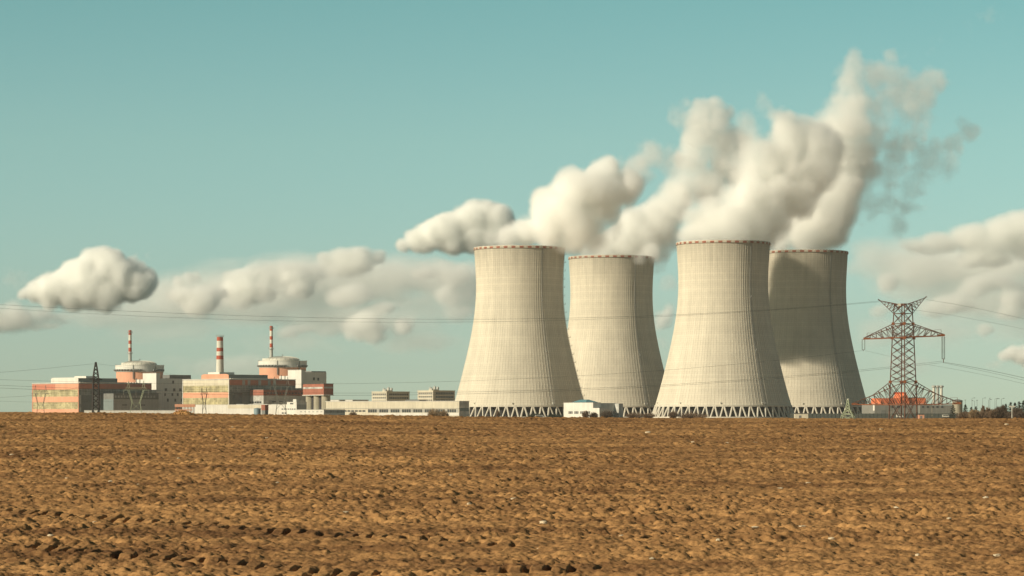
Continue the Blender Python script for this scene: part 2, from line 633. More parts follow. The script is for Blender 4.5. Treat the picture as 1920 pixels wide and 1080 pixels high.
def tower_concrete(seed, dark=0.0):
    m, n, l, b = new_mat("tower_concrete")
    b.inputs["Roughness"].default_value = 0.9
    b.inputs["Specular IOR Level"].default_value = 0.15
    tc = n.new("ShaderNodeTexCoord")
    sep = n.new("ShaderNodeSeparateXYZ")
    l.new(tc.outputs["Object"], sep.inputs[0])
    at = n.new("ShaderNodeMath")
    at.operation = "ARCTAN2"
    l.new(sep.outputs["Y"], at.inputs[0])
    l.new(sep.outputs["X"], at.inputs[1])

    def math_(op, a, bb, c=None):
        q = n.new("ShaderNodeMath")
        q.operation = op
        for i, v in enumerate((a, bb, c)):
            if v is None:
                continue
            if isinstance(v, (int, float)):
                q.inputs[i].default_value = v
            else:
                l.new(v, q.inputs[i])
        return q.outputs[0]

    def rng(v, a, bb, c, d):
        q = n.new("ShaderNodeMapRange")
        l.new(v, q.inputs[0])
        for i, x in enumerate((a, bb, c, d)):
            q.inputs[i + 1].default_value = x
        return q.outputs[0]

    def noise(vec, scale, detail=5, rough=0.6):
        q = n.new("ShaderNodeTexNoise")
        q.inputs["Scale"].default_value = scale
        q.inputs["Detail"].default_value = detail
        q.inputs["Roughness"].default_value = rough
        l.new(vec, q.inputs["Vector"])
        return q.outputs["Fac"]

    ang = at.outputs[0]
    comb = n.new("ShaderNodeCombineXYZ")    # (angle, height) for streaks that run down the shell
    l.new(math_("MULTIPLY", ang, 40.0), comb.inputs[0])
    l.new(math_("MULTIPLY", sep.outputs["Z"], 0.045), comb.inputs[1])
    comb.inputs[2].default_value = seed * 7.3
    streak = rng(noise(comb.outputs[0], 0.6, 6, 0.7), 0.38, 0.72, 1.0, 0.93)
    comb2 = n.new("ShaderNodeCombineXYZ")
    l.new(math_("MULTIPLY", ang, 12.0), comb2.inputs[0])
    l.new(math_("MULTIPLY", sep.outputs["Z"], 0.028), comb2.inputs[1])
    comb2.inputs[2].default_value = seed * 3.1
    wide = rng(noise(comb2.outputs[0], 0.8, 4, 0.6), 0.33, 0.7, 1.03, 0.89)
    patch = rng(noise(tc.outputs["Object"], 0.05, 6, 0.65), 0.3, 0.7, 0.92, 1.06)
    grain = rng(noise(tc.outputs["Object"], 0.7, 4, 0.7), 0.3, 0.7, 0.94, 1.05)
    # casting lifts: a thin joint every 1.25 m, each lift a slightly different grey
    zz = math_("MULTIPLY", sep.outputs["Z"], 1 / 1.9)
    fr = math_("FRACT", zz, None)
    joint = rng(math_("ABSOLUTE", math_("SUBTRACT", fr, 0.5), None), 0.40, 0.48, 1.0, 0.86)
    lift = n.new("ShaderNodeTexWhiteNoise")
    lift.noise_dimensions = "1D"
    l.new(math_("FLOOR", zz, None), lift.inputs["W"])
    liftv = rng(lift.outputs["Value"], 0, 1, 0.955, 1.035)
    # soot and damp under the rim, running down unevenly
    rimn = noise(comb.outputs[0], 0.35, 5, 0.6)
    rim = rng(math_("ADD", sep.outputs["Z"], math_("MULTIPLY", rimn, 34.0)), 146.0, 172.0, 1.0, 0.66)
    v = streak
    for q in (wide, patch, grain, joint, liftv, rim):
        v = math_("MULTIPLY", v, q)
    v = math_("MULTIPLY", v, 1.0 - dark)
    sc = n.new("ShaderNodeVectorMath")
    sc.operation = "SCALE"
    sc.inputs[0].default_value = (0.60, 0.553, 0.45)
    l.new(v, sc.inputs["Scale"])
    l.new(sc.outputs[0], b.inputs["Base Color"])
    return m


def tower_shell(m):
    NR, prof = 120, []
    zs = np.linspace(10.0, 150.6, 72)
    segs = []          # each rib: two corners out, two corners in the field between
    for k in range(NR):
        t0 = 2 * math.pi * k / NR
        dt = 2 * math.pi / NR
        segs += [(t0 + dt * 0.00, 0.0), (t0 + dt * 0.04, 0.12), (t0 + dt * 0.12, 0.12), (t0 + dt * 0.16, 0.0), (t0 + dt * 0.6, 0.0)]
    n = len(segs)
    ct = np.array([math.cos(s[0]) for s in segs])
    st = np.array([math.sin(s[0]) for s in segs])
    off = np.array([s[1] for s in segs])
    rows = []
    for z in zs:
        r = tower_r(z) + off
        rows.append(np.stack([r * ct, r * st, np.full(n, z)], 1))
    for z in zs[::-1]:     # inner face
        r = np.full(n, tower_r(z) - 0.9)
        rows.append(np.stack([r * ct, r * st, np.full(n, z)], 1))
    v = np.concatenate(rows)
    R = len(rows)
    i = np.arange(R)[:, None] * n
    k = np.arange(n)[None, :]
    i2 = ((np.arange(R) + 1) % R)[:, None] * n
    k2 = (np.arange(n) + 1) % n
    f = np.stack([i + k, i + k2[None, :], i2 + k2[None, :], i2 + k], -1).reshape(-1, 4)
    me = bpy.data.meshes.new("shell")
    me.from_pydata(v.tolist(), [], f.tolist())
    me.materials.append(m)
    return me


shell_me = None


def cooling_tower(px, top, base, label, seed, dark=0.0, far=1.0):
    global shell_me
    D = 155.0 * F / (base - top) * far
    loc = Vector(((px - 960) / F * D, D, 0))
    root = tag(empty("cooling_tower", loc), label, "cooling tower", "cooling towers in two rows")
    root.scale = (far, far, far)
    mt = tower_concrete(seed, dark)
    if shell_me is None:
        shell_me = tower_shell(mt)
        me = shell_me
    else:
        me = shell_me.copy()
        me.materials.clear()
        me.materials.append(mt)
    o = bpy.data.objects.new("shell", me)
    C.objects.link(o)
    o.parent = root
    # painted ring of alternating red and white blocks on the rim
    NB, v, fs, mi = 144, [], [], []
    for k in range(NB):
        a = 2 * math.pi * k / NB
        for r, z in ((39.3, 150.6), (41.3, 150.6), (41.3, 152.3), (39.3, 152.3)):
            v.append((r * math.cos(a), r * math.sin(a), z))
        for q in range(4):
            fs.append((k * 4 + q, k * 4 + (q + 1) % 4, ((k + 1) % NB) * 4 + (q + 1) % 4, ((k + 1) % NB) * 4 + q))
            mi.append((k // 2) % 2)
    rim = MB().add(v, fs).build("painted_rim", m_rimr, root, fix=False)
    rim.data.materials.append(m_rimw)
    rim.data.polygons.foreach_set("material_index", mi)
    MB().lathe([(40.9, 152.3), (40.9, 152.9), (39.6, 152.9), (39.6, 152.3)], 96, caps=False).build("rim_walkway", m_leg, root, fix=False)
    # legs: V pairs round the foot
    NP = 48
    leg_me = None
    r1, r0 = tower_r(10) - 0.4, 63.0
    for k in range(NP):
        for s in (-1, 1):
            a_t = 2 * math.pi * (k + 0.5) / NP + s * 0.005
            a_b = 2 * math.pi * (k + 0.5) / NP + s * math.pi / NP * 0.80
            if leg_me is None or s not in leg_me:
                mb = MB().bar((r1 * math.cos(s * 0.005), r1 * math.sin(s * 0.005), 10.3), (r0 * math.cos(s * math.pi / NP * 0.8), r0 * math.sin(s * math.pi / NP * 0.8), -0.5), 0.78, 6)
                ob = mb.build("leg", m_leg, root)
                leg_me = leg_me or {}
                leg_me[s] = ob.data
            else:
                ob = bpy.data.objects.new("leg", leg_me[s])
                C.objects.link(ob)
                ob.parent = root
            ob.rotation_euler = (0, 0, 2 * math.pi * (k + 0.5) / NP)
    MB().lathe([(64.5, -0.5), (64.5, 1.0), (63.6, 1.0), (63.6, -0.5)], 96, caps=False).build("basin_wall", m_leg, root, fix=False)
    MB().lathe([(55.0, -0.5), (55.0, 11.5)], 96).build("fill_pack", m_dark, root)
    MB().lathe([(tower_r(10) + 0.5, 9.6), (tower_r(10) + 0.5, 10.9), (tower_r(10) - 1.2, 10.9), (tower_r(10) - 1.2, 9.6), (tower_r(10) + 0.5, 9.6)], 144, caps=False).build("ring_beam", m_leg, root, fix=False)

    # caged ladder up the shell with landings
    def ladder(a, step, out):
        mb = MB()
        for da in (-0.012, 0.012):
            prev = None
            for z in np.linspace(9, 151, 40):
                r = tower_r(z) + out
                p = (r * math.cos(a + da), r * math.sin(a + da), z)
                if prev:
                    mb.bar(prev, p, 0.16)
                prev = p
        for z in np.arange(12, 150, step):
            r = tower_r(z)
            ca, sa = math.cos(a), math.sin(a)
            q = Vector((ca, sa, 0))
            tv = Vector((-sa, ca, 0))
            c0 = q * (r + 0.05) + Vector((0, 0, z))
            for s in (-1, 1):
                mb.bar(c0 + tv * s * 0.6, c0 + q * 1.7 + tv * s * 0.6, 0.14)
            mb.bar(c0 + q * 1.7 - tv * 0.7, c0 + q * 1.7 + tv * 0.7, 0.25)
            mb.bar(c0 + q * 1.7, c0 + q * 1.7 + Vector((0, 0, 1.4)), 0.16)
        mb.build("ladder", m_steel, root)
    ladder(math.radians(-2.0 if seed == 1 else -58), 7.5 if seed == 1 else 46, 0.5)
    if seed == 1:
        ladder(math.radians(-60), 46, 0.5)
    # small obstruction lamps and brackets just above the ring beam
    for k in range(10):
        a = 2 * math.pi * k / 10 + 0.2
        r = tower_r(13) + 0.1
        q = Vector((math.cos(a), math.sin(a), 0))
        mb = MB().bar(q * r + Vector((0, 0, 12.4)), q * (r + 1.0) + Vector((0, 0, 12.4)), 0.12)
        mb.bar(q * (r + 1.0) + Vector((0, 0, 12.3)), q * (r + 1.0) + Vector((0, 0, 13.5)), 0.45, 6)
        mb.build("lamp_bracket", m_white, root)
    return root, loc, D, px


T1 = cooling_tower(974, 457, 780, "sunlit cooling tower with a spiky ladder on its right edge, beside the long low hall", 1)
T2 = cooling_tower(1146.5, 475, 780, "sunlit cooling tower behind the small blue-roofed building, partly hidden at its left edge", 2, 0.0, 1.022)
T3 = cooling_tower(1356, 447, 780, "tallest cooling tower, sunlit with a clear row of legs, in front of the shaded one", 3)
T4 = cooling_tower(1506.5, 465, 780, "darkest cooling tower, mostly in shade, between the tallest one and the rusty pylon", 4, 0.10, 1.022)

# ---------------------------------------------------------------- buildings
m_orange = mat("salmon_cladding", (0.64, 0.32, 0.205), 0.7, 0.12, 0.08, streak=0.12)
m_shade = mat("shade_grey_wall", (0.22, 0.22, 0.20), 0.9, 0.16, 0.12, streak=0.2)  # shade of a pale wall, put into its base colour as darker grey
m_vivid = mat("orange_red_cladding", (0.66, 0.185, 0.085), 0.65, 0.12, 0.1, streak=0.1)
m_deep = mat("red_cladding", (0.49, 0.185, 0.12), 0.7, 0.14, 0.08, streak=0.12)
m_brick = mat("brick_red_cladding", (0.33, 0.125, 0.085), 0.8, 0.2, 0.2, streak=0.15)
m_cream = mat("cream_panels", (0.60, 0.55, 0.43), 0.85, 0.1, 0.12, streak=0.18)
m_wall = mat("white_panels", (0.66, 0.64, 0.58), 0.85, 0.1, 0.12, streak=0.15)
m_grey = mat("grey_concrete", (0.42, 0.42, 0.385), 0.9, 0.16, 0.12, streak=0.2)
m_dgrey = mat("dark_grey_metal", (0.17, 0.175, 0.165), 0.7, 0.2, 0.2)
m_teal = mat("teal_grey_sheet", (0.17, 0.21, 0.21), 0.6, 0.15, 0.15)
m_roof = mat("bitumen_roof", (0.10, 0.10, 0.095), 0.95, 0.2, 0.1)
m_win = mat("window_glass", (0.045, 0.05, 0.055), 0.25, 0.5, 0.6, spec=0.5)
m_blue = mat("blue_sheet_roof", (0.10, 0.24, 0.27), 0.5, 0.15, 0.3)
m_bluet = mat("blue_grey_tank", (0.22, 0.30, 0.33), 0.6, 0.15, 0.4, streak=0.2)
m_rust = mat("rust", (0.33, 0.115, 0.05), 0.85, 0.35, 0.9)
m_dome = mat("dome_sheet", (0.60, 0.58, 0.50), 0.6, 0.15, 0.1, streak=0.2)
m_silo = mat("silo_concrete", (0.36, 0.33, 0.25), 0.9, 0.15, 0.2, streak=0.3)


def glazing(name, glass, bar, sx, sz, frame=0.14):
    """a band of glass: panes of uneven brightness between mullions, in metres"""
    m, n, l, b = new_mat(name)
    tc = n.new("ShaderNodeTexCoord")
    sep = n.new("ShaderNodeSeparateXYZ")
    l.new(tc.outputs["Object"], sep.inputs[0])
    ad = n.new("ShaderNodeMath")
    l.new(sep.outputs["X"], ad.inputs[0])
    l.new(sep.outputs["Y"], ad.inputs[1])
    cb = n.new("ShaderNodeCombineXYZ")
    l.new(ad.outputs[0], cb.inputs[0])
    l.new(sep.outputs["Z"], cb.inputs[1])
    br = n.new("ShaderNodeTexBrick")
    br.offset = 0.0
    br.inputs["Scale"].default_value = 1.0
    br.inputs["Mortar Size"].default_value = frame
    br.inputs["Mortar Smooth"].default_value = 0.0
    br.inputs["Bias"].default_value = 0.0
    br.inputs["Brick Width"].default_value = sx
    br.inputs["Row Height"].default_value = sz
    br.inputs["Color1"].default_value = (*[c * 0.75 for c in glass], 1)
    br.inputs["Color2"].default_value = (*[min(1, c * 1.25) for c in glass], 1)
    br.inputs["Mortar"].default_value = (*bar, 1)
    l.new(cb.outputs[0], br.inputs["Vector"])
    nz = n.new("ShaderNodeTexNoise")
    nz.inputs["Scale"].default_value = 0.13
    nz.inputs["Detail"].default_value = 4
    l.new(tc.outputs["Object"], nz.inputs["Vector"])
    mr = n.new("ShaderNodeMapRange")
    for i, q in enumerate((0.3, 0.7, 0.6, 1.3)):
        mr.inputs[i + 1].default_value = q
    l.new(nz.outputs["Fac"], mr.inputs[0])
    sc = n.new("ShaderNodeVectorMath")
    sc.operation = "SCALE"
    l.new(br.outputs["Color"], sc.inputs[0])
    l.new(mr.outputs[0], sc.inputs["Scale"])
    l.new(sc.outputs[0], b.inputs["Base Color"])
    b.inputs["Roughness"].default_value = 0.4
    b.inputs["Specular IOR Level"].default_value = 0.4
    return m


m_glassy = glazing("reflection_glazing", (0.33, 0.29, 0.15), (0.47, 0.43, 0.30), 3.0, 1.8)  # yellowish reflection in the hall windows, put into the pane colour
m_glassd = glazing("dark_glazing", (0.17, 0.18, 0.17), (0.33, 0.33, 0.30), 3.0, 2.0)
m_panel = glazing("panel_joints", (0.46, 0.455, 0.42), (0.36, 0.36, 0.33), 6.0, 3.2, 0.08)


class Block:
    """a rotated box-shaped building whose near vertical edge stands at pixel px; its left face looks to the sun"""

    def __init__(self, name, px, D, th, label, cat, group=None):
        self.k = D / F
        self.th = math.radians(th)
        self.D = D
        self.px = px
        self.root = tag(empty(name, ((px - 960) * self.k, D, 0), self.th), label, cat, group)

    def L(self, w):
        q = self.px - 960.0
        return w * self.D / ((q - w) * math.cos(self.th) + F * math.sin(self.th))

    def R(self, w):
        q = self.px - 960.0
        return w * self.D / (F * math.cos(self.th) - (q + w) * math.sin(self.th))

    def z(self, py):
        return CZ + (HY - py) * self.k

    def box(self, name, x0, x1, y0, y1, p0, p1, m, parent=None, up=0.0):
        """x along the shaded face, y along the sunlit face (metres from the near edge), p0 p1 rows of the picture"""
        zb = self.z(p0) if p0 is not None else -1.0
        return MB().box(x0, x1, y0, y1, zb, self.z(p1) + up).build(name, m, parent or self.root)

    def left(self, name, w0, w1, p0, p1, m, out=0.12, parent=None):
        return MB().box(-out, 0.05, self.L(w0), self.L(w1), self.z(p0), self.z(p1)).build(name, m, parent or self.root)

    def right(self, name, w0, w1, p0, p1, m, out=0.12, parent=None):
        return MB().box(self.R(w0), self.R(w1), -out, 0.05, self.z(p0), self.z(p1)).build(name, m, parent or self.root)


def rail(mb, pts, h=1.1, r=0.05, n=6):
    for i in range(len(pts) - 1):
        a, b = Vector(pts[i]), Vector(pts[i + 1])
        mb.bar(a + Vector((0, 0, h)), b + Vector((0, 0, h)), r)
        for j in range(n + 1):
            q = a.lerp(b, j / n)
            mb.bar(q, q + Vector((0, 0, h)), r)


def striped_stack(root, cx, cy_, zb, zt, r0, r1, bands, parent_name="ventilation_stack", collars=(), lean=None):
    """bands: list of (share of height, material) from the foot up; returns the part"""
    n = 28
    v, fs, mi, mats, t = [], [], [], [], 0.0
    lev = [0.0]
    for sh, mm in bands:
        t += sh
        lev.append(min(t, 1.0))
        mats.append(mm)
    um = []
    for mm in mats:
        if mm not in um:
            um.append(mm)
    for q in lev:
        z, r = zb + (zt - zb) * q, r0 + (r1 - r0) * q
        for k in range(n):
            a = 2 * math.pi * k / n
            v.append((cx + r * math.cos(a), cy_ + r * math.sin(a), z))
    for i in range(len(lev) - 1):
        for k in range(n):
            fs.append((i * n + k, i * n + (k + 1) % n, (i + 1) * n + (k + 1) % n, (i + 1) * n + k))
            mi.append(um.index(mats[i]))
    fs.append(tuple(range((len(lev) - 1) * n, len(lev) * n)))
    mi.append(0)
    o = MB().add(v, fs).build(parent_name, um[0], root, fix=False)
    for mm in um[1:]:
        o.data.materials.append(mm)
    o.data.polygons.foreach_set("material_index", mi)
    for q in collars:
        z, r = zb + (zt - zb) * q, r0 + (r1 - r0) * q
        mb = MB().lathe([(r + 0.02, z - 0.3), (r + 0.95, z - 0.3), (r + 0.95, z + 0.1), (r + 0.02, z + 0.1)], 24, cx, cy_, caps=False)
        for k in range(12):
            a = 2 * math.pi * k / 12
            a2 = 2 * math.pi * (k + 1) / 12
            p = Vector((cx + (r + 0.9) * math.cos(a), cy_ + (r + 0.9) * math.sin(a), z))
            p2 = Vector((cx + (r + 0.9) * math.cos(a2), cy_ + (r + 0.9) * math.sin(a2), z))
            mb.bar(p, p + Vector((0, 0, 1.1)), 0.07)
            mb.bar(p + Vector((0, 0, 1.1)), p2 + Vector((0, 0, 1.1)), 0.07)
        mb.build("gallery", m_steel, o)
    return o


def reactor_unit(cpx, top, D, unit):
    th = 42
    one = unit == 1
    lab = ("long hall with two salmon bands on its sunlit glazed end, leftmost building of the plant" if one else
           "long hall with one white and one salmon band on its glazed end, below the chimney")
    b = Block("turbine_hall", cpx, D, th, lab, "factory hall", "halls in front of the reactor domes")
    dp = top - 718
    W, Lx = b.L(87), b.R(136 if one else 124)
    t = lambda p: p + dp
    b.box("wall", 0, Lx, 0, W, None, top, m_grey)
    b.box("roof", -0.5, Lx + 0.5, -0.5, W + 0.5, top, top - 0.9, m_wall)
    # sunlit end, bands from the top
    if one:
        b.left("cladding_band", 44, 87, t(730), t(719.4), m_deep, 0.3)
        b.left("cladding_band", 0, 44, t(730), t(719.4), m_orange, 0.3)
        b.left("glazing", 1.5, 86, t(743.5), t(730), m_glassy, 0.1)
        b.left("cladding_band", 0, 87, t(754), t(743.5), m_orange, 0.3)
        b.left("glazing", 1.5, 86, t(767), t(754), m_glassy, 0.1)
        b.left("cladding_band", 0, 87, t(776), t(767), m_orange, 0.3)
    else:
        b.left("cladding_band", 0, 87, t(729.5), t(719.4), m_cream, 0.3)
        b.left("glazing", 1.5, 86, t(742.5), t(729.5), m_glassy, 0.1)
        b.left("cladding_band", 0, 87, t(752.5), t(742.5), m_orange, 0.3)
        b.left("glazing", 1.5, 86, t(766), t(752.5), m_glassy, 0.1)
        b.left("cladding_band", 0, 87, t(770), t(766), m_orange, 0.3)
    for w in (0, 86.2):
        b.left("corner_pilaster", w, w + 0.9, t(776), t(719), m_orange if one else m_wall, 0.5)
    # shaded long side
    end = 136 if one else 124
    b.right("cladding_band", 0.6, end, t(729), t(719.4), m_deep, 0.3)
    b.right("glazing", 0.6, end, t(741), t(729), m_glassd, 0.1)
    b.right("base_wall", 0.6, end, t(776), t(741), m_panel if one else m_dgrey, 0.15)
    if one:
        b.right("gate", 4, 26, t(775), t(741), m_dgrey, 0.4)
    else:
        for w in (24, 34, 54, 72, 82):
            b.right("louvre_panel", w, w + 5, t(728.6), t(719.8), m_grey, 0.45)
        b.right("gate", 8, 24, t(775), t(744), m_win, 0.4)
    # row of roof-edge vents along the shaded side: short white hoods
    for j in range(22):
        w = 2 + j * (end - 26) / 22
        MB().box(b.R(w), b.R(w + 2.6), -0.2, 1.6, b.z(top - 0.8), b.z(top - 2.0)).build("edge_vent", m_wall, b.root)
    # lantern running along the roof, white end wall and teal flank
    y0, y1 = b.L(0.8), b.L(53)
    lx = b.R(74)
    lt = t(708.8) if one else t(709.2)
    ln = b.box("roof_lantern", 0.6, lx, y0 + 1.0, y1, top - 0.9, lt, m_teal)
    zb, zt = b.z(top - 0.9), b.z(lt)
    MB().prism([(y0 + 1.0, zb), (y1, zb), (y1, zt - 0.6), ((y0 + y1) / 2, zt + 0.5), (y0 + 1.0, zt - 0.6)], 0, 0.4)
    e = MB()
    e.v = [(0.3, yy, zz) for yy, zz in ((y0 + .9, zb), (y1, zb), (y1, zt - .4), (y1 - 3, zt + .6), (y0 + 4, zt + .6), (y0 + .9, zt - .4))]
    e.v += [(0.62, yy, zz) for (_, yy, zz) in e.v]
    e.f = [(5, 4, 3, 2, 1, 0), (6, 7, 8, 9, 10, 11)] + [(k, (k + 1) % 6, 6 + (k + 1) % 6, 6 + k) for k in range(6)]
    e.build("end_wall", m_wall if one else m_orange, ln)
    # white plant room on the roof and small coolers
    pw = b.box("plant_room", b.R(62 if one else 30), b.R(80 if one else 58), W * 0.55, W * 0.8, top - 0.9, t(703.5), m_wall)
    MB().box(b.R(64), b.R(66), W * 0.5, W * 0.54, b.z(top - 0.9), b.z(t(712))).build("cooler", m_dgrey, b.root)
    MB().box(b.R(70), b.R(71.5), W * 0.5, W * 0.54, b.z(top - 0.9), b.z(t(712.5))).build("cooler", m_dgrey, b.root)

    # annex standing before the shaded side
    apx, aw = (cpx + 65, 84) if one else (cpx + 64, 108)
    Da = D + b.R(65) * math.sin(b.th) - 26
    a = Block("annex_building", apx, Da, th, "grey annex with a dark window band, before the leftmost hall's shaded side" if one else
              "low annex with a dark red upper band, behind the red container", "annex", "low annexes beside the halls")
    aL, aR = a.L(26 if one else 34), a.R(aw)
    at_ = 738 if one else 730.5
    a.box("wall", 0, aR, 0, aL, None, at_, m_grey if one else m_panel)
    a.box("roof", -0.3, aR + 0.3, -0.3, aL + 0.3, at_, at_ - 0.7, m_roof)
    if one:
        a.left("side_cladding", 0, 26, 775, 748.5, m_teal, 0.2)
        a.right("upper_band", 0, aw, 748.5, 738.4, m_dgrey, 0.25)
        for j in range(14):
            w = 2 + j * (aw - 6) / 14
            a.right("window", w, w + 3.2, 745.6, 741.6, m_grey, 0.35)
        for w in (16, 50):
            a.right("window_slot", w, w + 9, 760, 758.6, m_win, 0.2)
        a.left("upper_band", 0, 26, 748.5, 738.4, m_dgrey, 0.25)
    else:
        a.right("upper_band", 0, aw, 741.5, 731, m_brick, 0.3)
        a.left("upper_band", 0, 34, 741.5, 731, m_brick, 0.3)
        for j in range(18):
            w = 1 + j * (aw - 4) / 18
            a.right("window", w, w + 2.8, 738.6, 735.6, m_win, 0.4)
        for w in (16, 29, 48):
            a.right("window_slot", w, w + 7, 753.6, 752.2, m_win, 0.2)
        for j in range(6):
            a.left("window", 4 + j * 4.6, 7.4 + j * 4.6, 756, 752.5, m_win, 0.2)

    # reactor building: white lower block and stair tower, then drum, dome and stack
    off = 145 if one else 135
    Dr = D + 75
    r = Block("reactor_building", cpx + off, Dr, th, "white building with a domed salmon drum, left of the free-standing chimney" if one else
              "white building with a domed salmon drum, right of the free-standing chimney", "reactor building", "domed reactor buildings")
    bt = 711 if one else 704.5          # top of the low white block
    rt = 709.5 if one else 697.5        # top of its shaded side
    Lw, Rw = r.L(76), r.R(66 if one else 47)
    r.box("wall", 0, Rw, 0, Lw, None, bt, m_wall)
    r.box("upper_wall", r.R(7), Rw, 0.05, r.L(20), bt, rt, m_wall)
    st = r.box("stair_tower", -0.15, r.R(7), -0.15, r.L(25), None, 700 if one else 694, m_wall)
    MB().box(-0.3, r.R(7) + 0.15, -0.3, r.L(25) + 0.15, r.z(700 if one else 694), r.z(700 if one else 694) + 0.5).build("coping", m_grey, st)
    r.box("roof_plant", r.R(26 if one else 20), Rw, r.L(1), r.L(14), rt, 702.5 if one else 695.5, m_dgrey)
    # windows of the shaded side
    wins = ([(30, 716), (16, 730.5), (31.5, 730.5), (43, 730.5), (15, 739.5), (28.5, 739.5), (38.5, 739.5), (48, 739.5), (20, 750), (34, 750), (46, 750)] if one
            else [(22, 710), (30, 710.5)])
    for w, p in wins:
        q = r.right("window", w, w + (4.2 if p == 730.5 else 3.2), p + 2.6, p - 2.6, m_win, 0.1)
        MB().box(r.R(w) - 0.2, r.R(w + (4.2 if p == 730.5 else 3.2)) + 0.2, -0.35, -0.0, r.z(p + 2.6) - 0.35, r.z(p + 2.6)).build("sill", m_grey, q)
    for j in range(6):
        r.left("pipe", 30 + j * 7, 30.8 + j * 7, bt + 8, bt - (2 if j % 2 else 0.5), m_dgrey, 0.5)
    # drum
    dpx = 114 if one else 100
    dz = 0 if one else -8.2
    kk = r.k
    lx_ = (dpx - off) * kk
    # point straight behind: choose the depth so that the drum stands on the block
    cxl, cyl = r.R(25), None
    qx = cpx + dpx - 960.0
    cyl = (F * (r.root.location.x + cxl * math.cos(r.th)) - qx * (Dr + cxl * math.sin(r.th))) / (qx * math.cos(r.th) + F * math.sin(r.th))
    Rd = 45.3 * kk * 1.018
    zt = lambda p: r.z(p + dz)
    MB().lathe([(Rd * 0.965, r.z(bt) - 6), (Rd * 0.965, zt(695.6))], 72, cxl, cyl).build("drum", m_orange, r.root, smooth=False)
    ring = MB().lathe([(Rd * 0.95, zt(696.2)), (Rd, zt(696.2)), (Rd, zt(684.2)), (Rd * 1.012, zt(684.2)), (Rd * 1.012, zt(683.4)), (Rd * 0.9, zt(683.4))], 72, cxl, cyl).build("parapet_ring", m_wall, r.root)
    mb = MB()
    for j in range(72):
        a0 = 2 * math.pi * j / 72
        mb.bar((cxl + Rd * math.cos(a0), cyl + Rd * math.sin(a0), zt(683.4)), (cxl + Rd * math.cos(a0), cyl + Rd * math.sin(a0), zt(682.0)), 0.12)
    mb.build("railing", m_dgrey, ring)
    # rows of dark anchor hoods under the ring, in arcs with a gap
    for (a_from, a_to) in ((200, 292), (312, 352)):
        for j in range(int((a_to - a_from) / 8)):
            a0 = math.radians(a_from + j * 8) - r.th
            q = Vector((math.cos(a0), math.sin(a0), 0))
            cpt = Vector((cxl, cyl, 0)) + q * (Rd * 1.005)
            h = MB()
            tv = Vector((-q.y, q.x, 0))
            pts = []
            for (o_, zz) in ((0, zt(691.2)), (1.9, zt(691.6)), (1.9, zt(693.6)), (0, zt(695.6))):
                for s in (-1.15, 1.15):
                    pts.append(cpt + q * o_ + tv * s + Vector((0, 0, zz)))
            h.add(pts, [(0, 1, 3, 2), (2, 3, 5, 4), (4, 5, 7, 6), (6, 7, 1, 0), (0, 2, 4, 6), (1, 7, 5, 3)])
            h.build("anchor_hood", m_dgrey, ring)
    for a_deg in (262, 318):
        a0 = math.radians(a_deg) - r.th
        q = Vector((math.cos(a0), math.sin(a0), 0)) * (Rd * 1.0)
        MB().bar((cxl + q.x, cyl + q.y, zt(710)), (cxl + q.x, cyl + q.y, zt(683)), 0.5).build("riser_pipe", m_dgrey, r.root)
    # dome: shallow cap with a skirt
    Rc = Rd * 0.70
    prof = [(Rc, zt(683.4)), (Rc, zt(681.6))]
    for j in range(1, 9):
        q = j / 8
        prof.append((Rc * math.cos(q * math.pi / 2 * 0.97) ** 0.85, zt(681.6) + (zt(674.8) - zt(681.6)) * math.sin(q * math.pi / 2)))
    dm = MB().lathe(prof, 64, cxl, cyl).build("dome", m_dome, r.root, smooth=False)
    mb = MB()
    for j in range(24):
        a0 = 2 * math.pi * j / 24
        prev = None
        for rr, zz in prof[1:]:
            p_ = (cxl + (rr + 0.1) * math.cos(a0), cyl + (rr + 0.1) * math.sin(a0), zz + 0.1)
            if prev:
                mb.bar(prev, p_, 0.16)
            prev = p_
    mb.build("dome_ribs", m_dome, dm)
    MB().bar((cxl, cyl, zt(675)), (cxl, cyl, zt(671.5)), 0.25).bar((cxl, cyl, zt(672.2)), (cxl, cyl, zt(671.2)), 0.6, 6).build("mast", m_dgrey, dm)
    # ventilation stack at the left rear of the dome
    spx = (243.6 - 262) if one else (508.3 - 530)
    sx_, sy_ = cxl + spx * kk * math.cos(r.th) * 1.0, cyl - spx * kk * math.sin(r.th) * 1.0
    bands = [(0.34, m_grey), (0.035, m_wall), (0.115, m_red), (0.11, m_white), (0.10, m_red), (0.16, m_white), (0.14, m_red)]
    striped_stack(r.root, sx_, sy_, zt(682), zt(616.4), 3.3 * kk, 2.9 * kk, bands, collars=(0.05, 0.33, 0.93))
    MB().box(sx_ - 7, sx_ + 5, sy_ - 5, sy_ + 5, zt(683.5), zt(678.5)).build("stack_base", m_dome, r.root)
    return r


reactor_unit(148, 718, 2700, 1)
reactor_unit(430, 711, 2640, 2)

# free-standing striped chimney behind the second hall
Dc = 2790
kc = Dc / F
ch = tag(empty("chimney", P(412.5, 778, Dc)), "free-standing white chimney with red bands, between the two domed reactor buildings", "chimney")
ch.location.z = 0
zc = lambda p: CZ + (HY - p) * kc
sh_ = striped_stack(ch, 0, 0, -1, zc(623), 9.2 * kc, 5.7 * kc,
                    [(0.685, m_white), (0.045, m_red), (0.048, m_white), (0.042, m_red), (0.045, m_white), (0.035, m_white), (0.045, m_red)],
                    "shaft", collars=(0.515, 0.955))
for p0, p1, mm in ():
    pass

